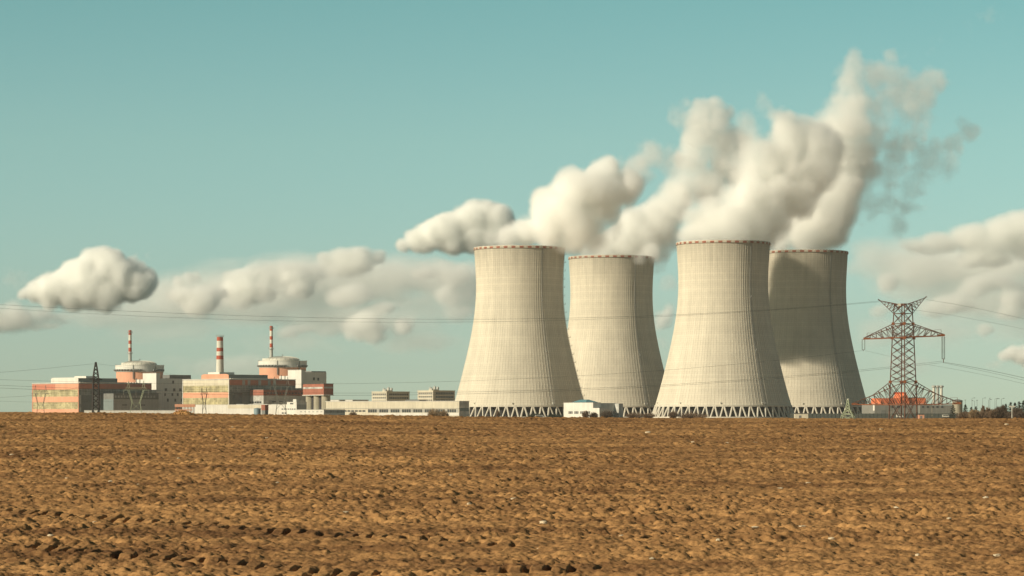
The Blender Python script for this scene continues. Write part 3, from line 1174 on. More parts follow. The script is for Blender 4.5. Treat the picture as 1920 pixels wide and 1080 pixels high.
# silo house: brick-red box on concrete silos
sb = Block("silo_house", 607, 2500, 34, "brick-red box with a pale window strip standing on round grey silos", "silo house")
Ls, Rs = sb.L(39), sb.R(18)
sb.box("wall", 0, Rs, 0, Ls, 740, 719.6, m_brick)
sb.box("roof", -0.3, Rs + 0.3, -0.3, Ls + 0.3, 719.6, 718.9, m_roof)
sb.box("floor_slab", -0.5, Rs + 0.5, -0.5, Ls + 0.5, 741.6, 740, m_wall)
sb.left("window_strip", 2, 38, 728.8, 725.4, m_panel, 0.15)
sb.right("window_strip", 0.8, 17, 728.2, 725.0, m_grey, 0.15)
rs_ = Rs * 0.40
for i in range(3):
    MB().lathe([(rs_, -1), (rs_, sb.z(741.6))], 32, Rs * 0.5, rs_ + 0.6 + i * (Ls - 2 * rs_ - 1.2) / 2).build("silo", m_silo, sb.root)
MB().box(Rs * 0.4, Rs * 0.6, Ls * 0.1, Ls * 0.9, -1, sb.z(742)).build("core_wall", m_dark, sb.root)
sb.box("plinth", -1.0, Rs + 1.0, -1, Ls + 1, None, 768, m_grey)


# low front row
def low_block(name, cpx, D, th, lw, rw, top, m, label, cat, roof=m_roof, group=None):
    q = Block(name, cpx, D, th, label, cat, group)
    q.box("wall", 0, q.R(rw), 0, q.L(lw), None, top, m)
    q.box("roof", -0.25, q.R(rw) + 0.25, -0.25, q.L(lw) + 0.25, top, top - 0.5, roof)
    return q


q = low_block("long_shed", 557, 2380, 66, 192, 14, 758.8, m_wall, "long low white shed behind the red container, under the second hall", "shed", m_wall)
q.left("upper_panel", 60, 130, 765.5, 759.4, m_cream, 0.2)
for j in range(6):
    q.left("window", 4 + j * 4.4, 7 + j * 4.4, 768.0, 766.0, m_win, 0.1)
for j in range(5):
    q.left("window", 5 + j * 5, 8.4 + j * 5, 775.8, 773.2, m_win, 0.1)
for j in range(5):
    q.left("skylight", 12 + j * 22, 26 + j * 22, 758.3, 757.4, m_grey, -0.1)
q = low_block("stepped_office", 556, 2370, 50, 18, 19, 754.0, m_wall, "small stepped white building left of the grey silos", "office building", m_wall)
q.box("penthouse", q.R(0.5), q.R(5), q.L(1), q.L(7), 754, 748.5, m_wall)
q.left("window", 6, 12, 758, 755.6, m_win, 0.1)
for j in range(4):
    q.left("window", 2 + j * 4, 4.6 + j * 4, 768, 766, m_win, 0.1)
q.right("side_panel", 1, 18, 768, 758.4, m_grey, 0.15)
q = low_block("gate_house", 607, 2300, 60, 52, 40, 768.2, m_wall, "low white wall-like building at the foot of the silos", "gatehouse", m_grey)
for j in range(6):
    q.left("window", 3 + j * 7.6, 6 + j * 7.6, 773, 770.6, m_grey, 0.1)
q.right("glass_front", 2, 38, 774, 770, m_glassd, 0.12)

qc = Block("shipping_container", 497, 2200, 52, "red shipping container on top of the long white shed's edge, above the blue-grey tank", "container")
qc.box("body", 0, qc.R(6.4), 0, qc.L(7.2), 769.2, 758.8, m_brick)
qc.left("door", 0.6, 3.6, 768.6, 759.4, m_brick, 0.08)
qc.left("door", 3.8, 6.8, 768.6, 759.4, m_brick, 0.08)
qc.box("support_frame", 0.1, qc.R(6.2), 0.1, qc.L(7.0), None, 769.2, m_dgrey)
kt = 2150 / F
tk = tag(empty("water_tank", ((482.5 - 960) * kt, 2150, 0)), "squat blue-grey round tank standing before the long white shed", "tank")
zt_ = lambda p: CZ + (HY - p) * kt
MB().lathe([(6.6 * kt, -1), (6.6 * kt, zt_(766.6)), (6.9 * kt, zt_(766.6)), (6.9 * kt, zt_(766))], 28).build("body", m_bluet, tk)
MB().lathe([(6.9 * kt, zt_(766)), (0.6, zt_(764.9))], 28).build("lid", m_bluet, tk)

# two office blocks behind the long hall
for i, (cpx, lw, rw, top, lab) in enumerate(((725, 28, 43, 734.8, "three-storey office block with rows of windows, the one farther from the cooling towers"),
                                             (812, 29, 41, 732.8, "three-storey office block with rows of windows, beside the leftmost cooling tower"))):
    o = Block("office_block", cpx, 2900, 46, lab, "office block", "three-storey office blocks behind the long hall")
    o.box("wall", 0, o.R(rw), 0, o.L(lw), None, top, m_cream)
    o.box("parapet", -0.3, o.R(rw) + 0.3, -0.3, o.L(lw) + 0.3, top, top - 1.0, m_cream)
    for f_ in range(3):
        p = top + 3.0 + f_ * 6.6
        for j in range(7):
            w = 1.6 + j * (lw - 2.4) / 7
            g = o.left("window", w, w + 2.3, p + 3.0, p, m_win, 0.06)
        for j in range(11):
            w = 5 + j * (rw - 7) / 11
            g = o.right("window", w, w + 2.4, p + 3.3, p - 0.1, m_win, 0.06)
        o.left("sill_band", 0.5, lw - 0.4, p + 3.7, p + 3.1, m_wall, 0.3)
        o.right("sill_band", 4, rw - 1, p + 4.0, p + 3.4, m_grey, 0.3)
    for j in range(5):
        x, y, h = o.R(2 + j * 4.3), o.L(4 + (j * 7) % 11), 2.0 + (j * 37 % 5) * 0.5
        zt2 = o.z(top - 1.0)
        MB().box(x, x + 1.5, y, y + 2.2, zt2, zt2 + h).bar((x + .7, y + 1, zt2 + h), (x + .7, y + 1, zt2 + h + 1.2), 0.15).build("roof_vent", m_grey, o.root)
    MB().box(o.R(4), o.R(14), o.L(3), o.L(12), o.z(top - 1), o.z(top - 3.0)).build("lift_house", m_cream, o.root)

# long hall up to the first tower
lh = Block("long_hall", 861, 2420, 62, "long low cream hall with a strip of dark windows, left of the first cooling tower", "factory hall")
lh.box("wall", 0, lh.R(18.5), 0, lh.L(250), None, 752.6, m_cream)
lh.box("roof", -0.35, lh.R(18.5) + 0.35, -0.35, lh.L(250) + 0.35, 752.6, 751.6, m_wall)
lh.left("fascia", 0, 250, 766, 765.4, m_grey, 0.5)
for j in range(40):
    w = 1.5 + j * 4.25
    g = lh.left("window", w, w + 3.7, 773.4, 767.2, m_win if j % 5 else m_grey, 0.1)
for j in range(10):
    w = 176 + j * 7
    lh.left("window", w, w + 5.5, 772, 769, m_win, 0.1)
lh.left("lower_wall", 0, 150, 779, 774.0, m_wall, 0.25)
lh.right("end_cladding", 0.4, 18, 764.6, 752.8, m_panel, 0.2)
lh.right("dark_strip", 0.4, 18, 771, 764.6, m_teal, 0.25)
lh.right("lower_wall", 0.4, 18, 780, 771, m_panel, 0.2)
rh = low_block("distant_shed", 661, 2850, 60, 45, 30, 749.8, m_wall, "flat pale roof just showing behind the left end of the long hall", "shed", m_grey)
rk = low_block("dark_shed", 786, 2800, 40, 26, 14, 749.6, m_dgrey, "dark flat roof showing between the two office blocks", "shed")

# small white building before the first two towers
w1 = Block("small_building", 1112, 2380, 40, "small white building with a blue hipped roof, between the two left cooling towers", "plant building")
w1.box("wall", 0, w1.R(14), 0, w1.L(55), None, 755, m_wall)
w1.box("coping", -0.2, w1.R(14) + 0.2, -0.2, w1.L(55) + 0.2, 755, 754.5, m_grey)
for gq in range(4):
    for j in range(3):
        w = 5.5 + gq * 11 + j * 2.7
        w1.left("window", w, w + 2.0, 776, 771, m_win, 0.06)
w1.box("wing", w1.R(14), w1.R(52), w1.L(8), w1.L(38), None, 755.5, m_wall)
MB().box(-0.1, w1.R(22), -w1.L(12), -0.1, -1, w1.z(765)).build("porch", m_wall, w1.root)
w1.box("end_tower", w1.R(48), w1.R(56), -0.2, w1.L(26), None, 756.5, m_panel)
hr = MB()
x0, x1, y0, y1 = w1.R(1), w1.R(26), w1.L(14), w1.L(44)
zb, zr = w1.z(755), w1.z(749)
hr.add([(x0, y0, zb), (x1, y0, zb), (x1, y1, zb), (x0, y1, zb), (x0 + 6, (y0 + y1) / 2 - 4, zr), (x1 - 6, (y0 + y1) / 2 - 4, zr), (x1 - 6, (y0 + y1) / 2 + 4, zr), (x0 + 6, (y0 + y1) / 2 + 4, zr)],
       [(0, 1, 5, 4), (1, 2, 6, 5), (2, 3, 7, 6), (3, 0, 4, 7), (4, 5, 6, 7), (3, 2, 1, 0)])
hr.build("hipped_roof", m_blue, w1.root)
for j in range(4):
    w1.right("window", 20 + j * 6, 23 + j * 6, 776, 771, m_win, 0.05)

# right: orange building behind the pylon
ob = Block("orange_building", 1640, 2340, 8, "shade-grey building with a bright orange upper storey and raised middle, behind the rusty pylon", "plant building")
ob.box("wall", 0, ob.R(82), 0, 40, None, 757, m_shade)
ob.left("end_wall", 0, 3, 770, 757.5, m_wall, 0.1)
ob.box("upper_storey", ob.R(14), ob.R(98), 3, 34, 757, 746.5, m_vivid)
hz = MB()
x0, x1 = ob.R(48), ob.R(67)
z0, z1, z2 = ob.z(757), ob.z(742), ob.z(735)
hz.prism([(x0, z0), (x1, z0), (x1 - 2, z1), (x1 - 6, z2), (x0 + 5, z2), (x0 + 3, z1)], 1.5, 30)
hz.build("raised_middle", m_vivid, ob.root)
ob.box("dark_roof", ob.R(72), ob.R(98), 5, 30, 746.5, 745, m_roof)
ob.box("low_wing", ob.R(82), ob.R(150), -4, 20, None, 759.5, m_shade)
ob.right("gate", 12, 20, 777, 769, m_dgrey, 0.2)
for j in range(5):
    MB().box(ob.R(86 + j * 9), ob.R(90 + j * 9), -4.15, -3.9, ob.z(764.5), ob.z(761.5)).build("window", m_win, ob.root)
for j in range(3):
    ob.right("window", 30 + j * 12, 35 + j * 12, 765, 761, m_win, 0.1)
for i, fx in enumerate((1751, 1758, 1765)):
    kf = 2380 / F
    fl = tag(empty("steel_flue", ((fx - 960) * kf, 2380, 0)), ("left" if i == 0 else "middle" if i == 1 else "right") + " one of three slim pale flues behind the rusty pylon's right arm", "flue", "slim steel flues")
    zf = CZ + (HY - 724) * kf
    MB().bar((0, 0, -1), (0, 0, zf), 1.1, 10).build("pipe", m_white if i != 1 else m_grey, fl)
    MB().lathe([(1.2, zf - 1.2), (1.9, zf - 1.0), (1.9, zf + 0.2), (1.1, zf + 0.6)], 10).build("cap", m_grey, fl)
ktk = 2300 / F
wt = tag(empty("round_tank", ((1795 - 960) * ktk, 2300, 0)), "round tank with a dark rim behind the right tip of the pylon's lowest arm", "tank")
ztk = lambda p: CZ + (HY - p) * ktk
MB().lathe([(9.6 * ktk, -1), (9.6 * ktk, ztk(751.5))], 32).build("body", m_silo, wt)
MB().lathe([(9.9 * ktk, ztk(753)), (9.9 * ktk, ztk(750.8)), (4 * ktk, ztk(749)), (0.5, ztk(748.8))], 32).build("roof", m_dgrey, wt)

# ---------------------------------------------------------------- pylons
m_pyl = mat("rusty_lattice", (0.12, 0.055, 0.036), 0.8, 0.4, 0.7)
m_pylr = mat("orange_rust", (0.26, 0.095, 0.045), 0.85, 0.3, 0.7)
m_pyld = mat("dark_lattice", (0.035, 0.03, 0.028), 0.8, 0.2, 0.7)
m_pylg = mat("pale_green_lattice", (0.36, 0.40, 0.27), 0.7, 0.2, 0.7)
m_pylf = mat("grey_lattice", (0.17, 0.17, 0.145), 0.7, 0.2, 0.7)
m_ins = mat("insulator_glass", (0.10, 0.085, 0.07), 0.35, 0.2, 2.0, spec=0.5)
m_insp = mat("pale_insulator", (0.42, 0.38, 0.31), 0.5, 0.2, 2.0)
m_wire = mat("conductor", (0.055, 0.06, 0.055), 0.6, 0.1, 1.0)


def lattice(mb, lv, corner, r, rb, skip_h=False):
    """four legs through the levels lv with X bracing on each face; corner(i, z) gives a leg's point"""
    for i in range(4):
        for a, b in zip(lv[:-1], lv[1:]):
            mb.bar(corner(i, a), corner(i, b), r)
    for a, b in zip(lv[:-1], lv[1:]):
        for i in range(4):
            j = (i + 1) % 4
            mb.bar(corner(i, a), corner(j, b), rb)
            mb.bar(corner(j, a), corner(i, b), rb)
    return mb


def insulator(name, top, bot, m, root, r=0.19, n=None):
    top, bot = Vector(top), Vector(bot)
    L = (top - bot).length
    n = n or max(6, int(L / 0.42))
    mb = MB().bar(top, bot, 0.06)
    for j in range(n):
        z = top.lerp(bot, (j + 0.7) / (n + 0.6))
        mb.bar(z, z + (bot - top).normalized() * 0.14, r, 8, r * 0.55)
    return mb.build(name, m, root)


Dp = 1100
kp = Dp / F
pyl = tag(empty("transmission_pylon", ((1693.3 - 960) * kp, Dp, 0)), "tall rusty lattice pylon with wide arms, right of the cooling towers", "pylon")
zp = lambda p: CZ + (HY - p) * kp
xp = lambda p: (p - 1693.3) * kp
PHI = math.radians(-0.5)


def pw_(z):
    q = np.interp(z, [0, zp(716), zp(634), zp(588), zp(569)], [53, 48, 40.5, 35, 33.0])
    return float(q) * kp / 2


def pc(i, z):
    a = math.pi / 2 * i + PHI
    return Vector((pw_(z) * math.cos(a), pw_(z) * math.sin(a), z))


lv = [-0.5, zp(748), zp(716), zp(705), zp(692), zp(679), zp(664), zp(650), zp(634), zp(621), zp(607), zp(588), zp(570)]
mb = MB()
lattice(mb, lv, pc, 0.24, 0.12)
for z in (zp(716), zp(634), zp(607), zp(588), zp(570)):
    for i in range(4):
        mb.bar(pc(i, z), pc((i + 1) % 4, z), 0.15)
mb.build("body", m_pyl, pyl)
for z in (zp(716), zp(634), zp(607)):
    g = MB()
    for i in range(4):
        c = pc(i, z)
        g.box(c.x - 0.55, c.x + 0.55, c.y - 0.3, c.y + 0.3, z - 0.5, z + 0.5)
    g.build("gusset_plates", m_pylr, pyl)


def arm(side, ztip, ptip, zup, zlo, knee=None, nseg=6, rail_at=None):
    """a triangular truss arm: two lower chords from the depth-side legs, two upper chords from higher up"""
    tip = Vector((xp(ptip), 0, zp(ztip)))
    ci = 0 if side > 0 else 2
    fr, bk = (3, 1)
    lo = [pc(fr, zp(zlo)), pc(bk, zp(zlo)), pc(ci, zp(zlo))]
    up = [pc(ci, zp(zup)), pc(fr, zp(zup))]
    low = MB()
    for a in (lo[0], lo[1]):
        low.bar(a, tip, 0.24)
    low.bar(lo[2], tip, 0.28)
    low.box(min(tip.x, tip.x - side * 2.2), max(tip.x, tip.x - side * 2.2), -0.35, 0.35, tip.z - 0.1, tip.z + 0.55)
    low.build("arm_chord", m_pylr, pyl)
    tr = MB()

    def upper(a, t):
        if knee is None:
            return a.lerp(tip + Vector((0, 0, 0.4)), t)
        kx, kz = xp(knee[0]), zp(knee[1])
        kpnt = Vector((kx, a.y * (1 - abs(kx - a.x) / abs(tip.x - a.x)), kz))
        tk_ = abs(kx - a.x) / abs(tip.x - a.x)
        return a.lerp(kpnt, t / tk_) if t < tk_ else kpnt.lerp(tip + Vector((0, 0, 0.3)), (t - tk_) / (1 - tk_))
    for a in up[:2]:
        prev = None
        for t in np.linspace(0, 1, nseg * 2 + 1):
            p = upper(a, t)
            if prev is not None:
                tr.bar(prev, p, 0.19)
            prev = p
    for s in range(nseg):
        t0, t1 = s / nseg, (s + 1) / nseg
        for a in (lo[0], lo[1]):
            l0, l1 = a.lerp(tip, t0), a.lerp(tip, t1)
            u0, u1 = upper(up[0], t0), upper(up[0], t1)
            um = upper(up[0], (t0 + t1) / 2)
            tr.bar(l0, um, 0.09)
            tr.bar(um, l1, 0.09)
            if s % 2 == 1:
                tr.bar(l0, u0, 0.08)
        tr.bar(lo[0].lerp(tip, t0), lo[1].lerp(tip, t1), 0.07)
    if rail_at:
        x0, x1, h = xp(rail_at[0]), tip.x, 2.3
        tr.bar((x1 - side * 1.4, 0, tip.z), (x1 - side * 1.4, 0, tip.z + h), 0.08)
        tr.bar((x0, 0, tip.z + h), (x1 - side * 1.4, 0, tip.z + h + 0.1), 0.06)
        tr.bar((x0, 0, tip.z + 0.4), (x0, 0, tip.z + h), 0.06)
    tr.build("arm_truss", m_pyl, pyl)
    return tip


tl = arm(-1, 636, 1619, 607, 633, rail_at=(1636, 0))
tr_ = arm(1, 629.5, 1771.5, 607, 632, rail_at=(1752, 0))
bl = arm(-1, 758.5, 1597, 716, 759, knee=(1636.5, 741), nseg=8)
br = arm(1, 757, 1802, 716, 759, knee=(1758, 740), nseg=8, rail_at=(1782, 0))
for s, tip_p in ((-1, (1649.5, 563.6)), (1, (1734.5, 558.5))):
    tip = Vector((xp(tip_p[0]), 0, zp(tip_p[1])))
    ci = 2 if s < 0 else 0
    h = MB()
    ends = [pc(ci, zp(588)), pc(3, zp(573)), pc(1, zp(573))]
    for e_ in ends:
        h.bar(e_, tip, 0.15)
    for j in range(6):
        t0, t1 = j / 6, (j + 1) / 6
        for e_ in ends[1:]:
            h.bar(ends[0].lerp(tip, t0), e_.lerp(tip, (t0 + t1) / 2), 0.08)
            h.bar(e_.lerp(tip, (t0 + t1) / 2), ends[0].lerp(tip, t1), 0.08)
    h.bar(tip, tip + Vector((s * 0.6, 0, 0.5)), 0.28)
    h.build("earthwire_peak", m_pyl, pyl)
MB().box(xp(1679), xp(1685), -6.0, -5.9, zp(575), zp(570.5)).build("number_plate", m_white, pyl)
# insulators
for dx in (-0.5, 0.5):
    insulator("insulator", tl + Vector((dx, 0, -0.2)), tl + Vector((dx, 0, -4.0)), m_ins, pyl, 0.24)
yk = MB().bar(tl + Vector((-0.6, 0, -0.1)), tl + Vector((0.6, 0, -0.1)), 0.08).bar(tl + Vector((-0.6, 0, -4.0)), tl + Vector((0.6, 0, -4.0)), 0.09).bar(tl + Vector((0, 0, -4.0)), tl + Vector((0, 0, -4.5)), 0.1)
yk.build("insulator_yoke", m_pyl, pyl)
for px_ in (1766.6, 1770.6):
    t0 = Vector((xp(px_), 0, zp(631)))
    insulator("insulator", t0, Vector((xp(px_), 0, zp(673))), m_ins, pyl, 0.42)
MB().bar((xp(1765.6), 0, zp(673)), (xp(1772), 0, zp(673)), 0.12).bar((xp(1769), 0, zp(673)), (xp(1769), 0, zp(680)), 0.14).build("insulator_yoke", m_pyl, pyl)
for px_, pt in ((1671, 760), (1747.5, 760), (1797.5, 760)):
    insulator("insulator", (xp(px_), 0, zp(pt)), (xp(px_), 0, zp(780.5)), m_insp, pyl, 0.24 if px_ < 1790 else 0.4)

# dark pointed pylon before the first hall
Dd = 1500
kd = Dd / F
dk = tag(empty("transmission_pylon", ((179.6 - 960) * kd, Dd, 0)), "slim dark pointed pylon standing before the leftmost hall", "pylon")
zd = lambda p: CZ + (HY - p) * kd


def dc(i, z):
    w = float(np.interp(z, [0, zd(711), zd(700), zd(684), zd(679)], [8.6, 7.2, 5.6, 2.0, 1.0])) * kd
    a = math.pi / 2 * i + math.pi / 4 + 0.25
    return Vector((w * math.cos(a), w * math.sin(a) * 1.0, z))


lattice(MB(), [-0.5, zd(768), zd(757), zd(747), zd(737), zd(728), zd(719), zd(711), zd(704), zd(697), zd(690), zd(684), zd(679)], dc, 0.30, 0.17).build("body", m_pyld, dk)
MB().bar((-11 * kd, 0, zd(711.5)), (12 * kd, 0, zd(711.5)), 0.35).bar((-11 * kd, 0, zd(711.5)), (-4 * kd, 0, zd(708)), 0.2).bar((12 * kd, 0, zd(711.5)), (4 * kd, 0, zd(708)), 0.2).build("cross_arm", m_pyld, dk)
MB().box(-0.5, 0.5, -0.5, 0.5, zd(681.5), zd(679)).build("peak", m_pyld, dk)


# pale portal pylons
def portal(px, D, ptop, pbot, wid, m, label):
    k = D / F
    o = tag(empty("portal_pylon", ((px - 960) * k, D, 0), 0.15), label, "pylon", "small portal pylons in front of the plant")
    z = lambda p: CZ + (HY - p) * k
    H = pbot - ptop
    w = wid * k / 2
    zb, zn, zw = z(ptop + 0.30 * H), z(ptop), z(pbot - 0.28 * H)
    mb = MB()
    d = 0.9
    for s in (-1, 1):
        for y in (-d, d):
            mb.bar((s * w * 0.30, y, zw), (s * w * 0.62, y, zb), 0.15)
            mb.bar((s * w * 0.22, y, zw), (s * w * 0.50, y, zb), 0.12)
            mb.bar((s * w * 0.30, y, zw), (s * w * 0.52, y * 1.6, -0.5), 0.17)
        for j in range(6):
            t0, t1 = j / 6, (j + 1) / 6
            a0, a1 = Vector((s * w * 0.30, -d, zw)), Vector((s * w * 0.62, -d, zb))
            b0, b1 = Vector((s * w * 0.22, d, zw)), Vector((s * w * 0.50, d, zb))
            mb.bar(a0.lerp(a1, t0), b0.lerp(b1, t1), 0.08)
            mb.bar(b0.lerp(b1, t0), a0.lerp(a1, t1), 0.08)
    mb.bar((-w * 0.3, 0, zw), (w * 0.3, 0, zw), 0.14)
    for y in (-d, d):
        mb.bar((-w * 0.3, y, zw), (w * 0.45, y, (zw - .5) / 2), 0.08)
        mb.bar((w * 0.3, y, zw), (-w * 0.45, y, (zw - .5) / 2), 0.08)
    mb.build("legs", m, o)
    t = MB()
    for y in (-d, d):
        t.bar((-w, y * 0.3, zb), (w, y * 0.3, zb), 0.14)
        t.bar((-w * 0.8, y * 0.6, zb + 1.5), (w * 0.8, y * 0.6, zb + 1.5), 0.12)
    for j in range(10):
        x0, x1 = -w * 0.8 + 1.6 * w * j / 10, -w * 0.8 + 1.6 * w * (j + 1) / 10
        t.bar((x0, 0.3, zb), ((x0 + x1) / 2, 0.3, zb + 1.5), 0.07)
        t.bar(((x0 + x1) / 2, 0.3, zb + 1.5), (x1, 0.3, zb), 0.07)
    t.build("cross_arm", m, o)
    for s in (-1, 1):
        pk = MB()
        for x in (0.48, 0.66):
            pk.bar((s * w * x, -0.4, zb + 1.5), (s * w * 0.56, 0, zn), 0.12)
            pk.bar((s * w * x, 0.4, zb + 1.5), (s * w * 0.56, 0, zn), 0.12)
        pk.build("earthwire_peak", m, o)
    for x in (-0.92, 0, 0.92):
        insulator("insulator", (w * x, 0, zb), (w * x, 0, zb - 3.2), m_insp, o, 0.16, 6)
    return o


portal(255, 1900, 714, 772, 50, m_pylg, "pale green portal pylon in front of the grey annex of the leftmost hall")
portal(76, 1950, 722, 774, 34, m_pylf, "grey portal pylon in front of the salmon-banded end of the leftmost hall")
portal(527, 2000, 706, 768, 44, m_pylf, "thin grey portal pylon in front of the annex with the dark red band")
portal(383, 1950, 727, 766, 16, m_pyld, "small dark portal pylon in front of the glazed end with one white band")

# small pale lattice mast at the foot of the dark tower
Dm = 1300
km = Dm / F
ms = tag(empty("lattice_mast", ((1590 - 960) * km, Dm, 0)), "small pale green flared lattice mast at the foot of the shaded cooling tower", "mast")
zm = lambda p: CZ + (HY - p) * km


def mc(i, z):
    w = float(np.interp(z, [0, zm(778), zm(768), zm(758), zm(748)], [19, 14, 6, 3.4, 1.2])) * km
    a = math.pi / 2 * i + 0.5
    return Vector((w * math.cos(a), w * math.sin(a), z))


lattice(MB(), [-0.5, zm(779), zm(774), zm(768), zm(763), zm(758), zm(753), zm(748)], mc, 0.17, 0.10).build("body", m_pylg, ms)
MB().bar((-6 * km, 0, zm(768)), (6 * km, 0, zm(768)), 0.18).bar((-4 * km, 0, zm(758)), (4 * km, 0, zm(758)), 0.15).build("cross_arm", m_pylg, ms)
MB().box(-0.35, 0.35, -0.35, 0.35, zm(750), zm(747.5)).build("lamp", m_white, ms)


# ---------------------------------------------------------------- overhead lines
def wire(pts, d0, d1, r, label, n=60):
    """pts: pixels along the cable from left to right; depth runs from d0 to d1; a smooth sagging curve through them"""
    xs = np.array([p[0] for p in pts], float)
    yy = np.array([p[1] for p in pts], float)
    co = np.polyfit(xs, yy, min(3, len(pts) - 1))
    mb = MB()
    prev = None
    sx0, sx1 = xs[0], xs[-1]
    for t in np.linspace(0, 1, n):
        px = sx0 + (sx1 - sx0) * t
        p = P(px, float(np.polyval(co, px)), d0 + (d1 - d0) * t)
        if prev is not None:
            mb.bar(prev, p, r * 0.48, 5)
        prev = p
    o = mb.build("overhead_cable", m_wire, None, smooth=True)
    c0 = Vector(o.data.vertices[0].co)
    o.data.transform(Matrix.Translation(-c0))
    o.location = c0
    tag(o, label, "power line", "overhead cables")
    return o


wire([(-200, 559), (0, 571), (480, 592), (880, 600), (1240, 590), (1440, 581), (1649.5, 564.5)], 900, Dp, 0.085, "upper of two cables from the pylon's left horn across the cooling towers")
wire([(-200, 563), (0, 577.5), (480, 600), (660, 604), (900, 604.5), (1240, 592), (1440, 583), (1649.5, 566)], 905, Dp, 0.075, "lower of two cables from the pylon's left horn across the cooling towers")
wire([(-200, 705), (0, 711), (300, 718), (626, 721), (910, 714), (1135, 700), (1252, 693.6), (1440, 677), (1619, 657.5)], 1000, Dp, 0.07, "cable from the short left insulator of the pylon passing over the towers")
wire([(-200, 714), (0, 722), (300, 732), (626, 737), (910, 734), (1100, 731), (1246, 721), (1440, 708), (1590, 693), (1769, 678.5)], 1000, Dp, 0.085, "upper of two lowest cables reaching the long right insulator of the pylon")
wire([(-200, 718), (0, 727), (300, 737), (626, 742), (910, 738), (1246, 724), (1590, 697), (1769, 680.5)], 1003, Dp, 0.085, "lower of two lowest cables reaching the long right insulator of the pylon")
wire([(1737, 562), (1830, 578), (1920, 598), (2100, 644)], Dp, 950, 0.085, "cable falling right from the pylon's right horn")
wire([(1700, 579), (1800, 594), (1920, 617), (2100, 656)], Dp + 60, 1000, 0.07, "cable running right below the one from the pylon's right horn")
wire([(1769, 679), (1850, 693.5), (1920, 708.5), (2100, 753)], Dp, 940, 0.13, "thickest cable falling right from the long insulator")
wire([(1769, 680.5), (1850, 697), (1920, 713), (2100, 758)], Dp, 945, 0.09, "cable just under the thickest one right of the long insulator")
wire([(1742, 684), (1850, 704), (1920, 719.5), (2100, 765)], Dp + 40, 980, 0.07, "lowest cable at the right edge")
wire([(1622, 657.5), (1668, 668), (1700, 676)], Dp, Dp - 30, 0.06, "short cable from the left insulator towards the pylon body")
wire([(-100, 702), (40, 695), (110, 688.5), (179, 682)], 1100, Dd, 0.09, "cable rising to the dark pointed pylon from the left edge")
wire([(179, 682), (230, 688), (330, 703)], Dd, 1900, 0.08, "cable leaving the dark pointed pylon towards the first dome")
wire([(-100, 749), (0, 745), (90, 738), (175, 716)], 1200, Dd, 0.08, "lowest cable at the left edge going up to the dark pylon")
wire([(-60, 748), (0, 752), (90, 754), (230, 752)], 1600, 1900, 0.08, "cable low in front of the leftmost hall's glazed end")

# ---------------------------------------------------------------- small things and plants
m_bark = mat("bark", (0.10, 0.07, 0.05), 0.95, 0.3, 1.0)
m_need = mat("dark_needles", (0.030, 0.038, 0.026), 0.9, 0.4, 0.4)
m_twig = mat("bare_twigs", (0.17, 0.115, 0.075), 0.95, 0.35, 0.5)
m_twigy = mat("tan_twigs", (0.27, 0.19, 0.11), 0.95, 0.3, 0.5)
m_twigd = mat("dark_brown_twigs", (0.105, 0.075, 0.055), 0.95, 0.3, 0.5)
m_hedge = mat("hedge_leaves", (0.045, 0.055, 0.04), 0.95, 0.4, 0.5)
m_stone = mat("pale_stone", (0.56, 0.46, 0.32), 0.9, 0.15, 6.0)
m_wallc = mat("fence_steel", (0.075, 0.085, 0.075), 0.8, 0.2, 0.5)


def conifer(px, pb, pt, D, label, seed, w=None):
    k = D / F
    r = random.Random(seed)
    o = tag(empty("conifer_tree", ((px - 960) * k, D, 0)), label, "tree", "dark conifers right of the plant")
    H = CZ + (HY - pt) * k
    MB().bar((0, 0, -1), (0, 0, H * 0.97), 0.025 * H, 6, 0.05).build("trunk", m_bark, o)
    mb = MB()
    W_ = (w or (H * 0.26))
    for j in range(520):
        t = r.random() ** 1.25
        z = H * (0.10 + 0.90 * t)
        rr = W_ * (1 - t) ** 0.85 * (0.35 + 0.75 * r.random()) * (0.75 + 0.35 * math.sin(t * 40 + seed))
        a = r.random() * 6.283
        p = Vector((rr * math.cos(a), rr * math.sin(a), z - rr * 0.25))
        s = 0.05 * H * (0.5 + r.random())
        d = Vector((math.cos(a), math.sin(a), -0.35)) * s
        sd = Vector((-math.sin(a), math.cos(a), r.uniform(-.3, .3))) * s * 0.5
        mb.add([p - d * 0.5 - sd * 0.4, p - d * 0.5 + sd * 0.4 + Vector((0, 0, s * .2)), p + d + sd * 0.7, p + d * 1.3, p + d - sd * 0.7], [(0, 1, 2, 3, 4)])
    mb.build("crown", m_need, o, fix=False)
    return o


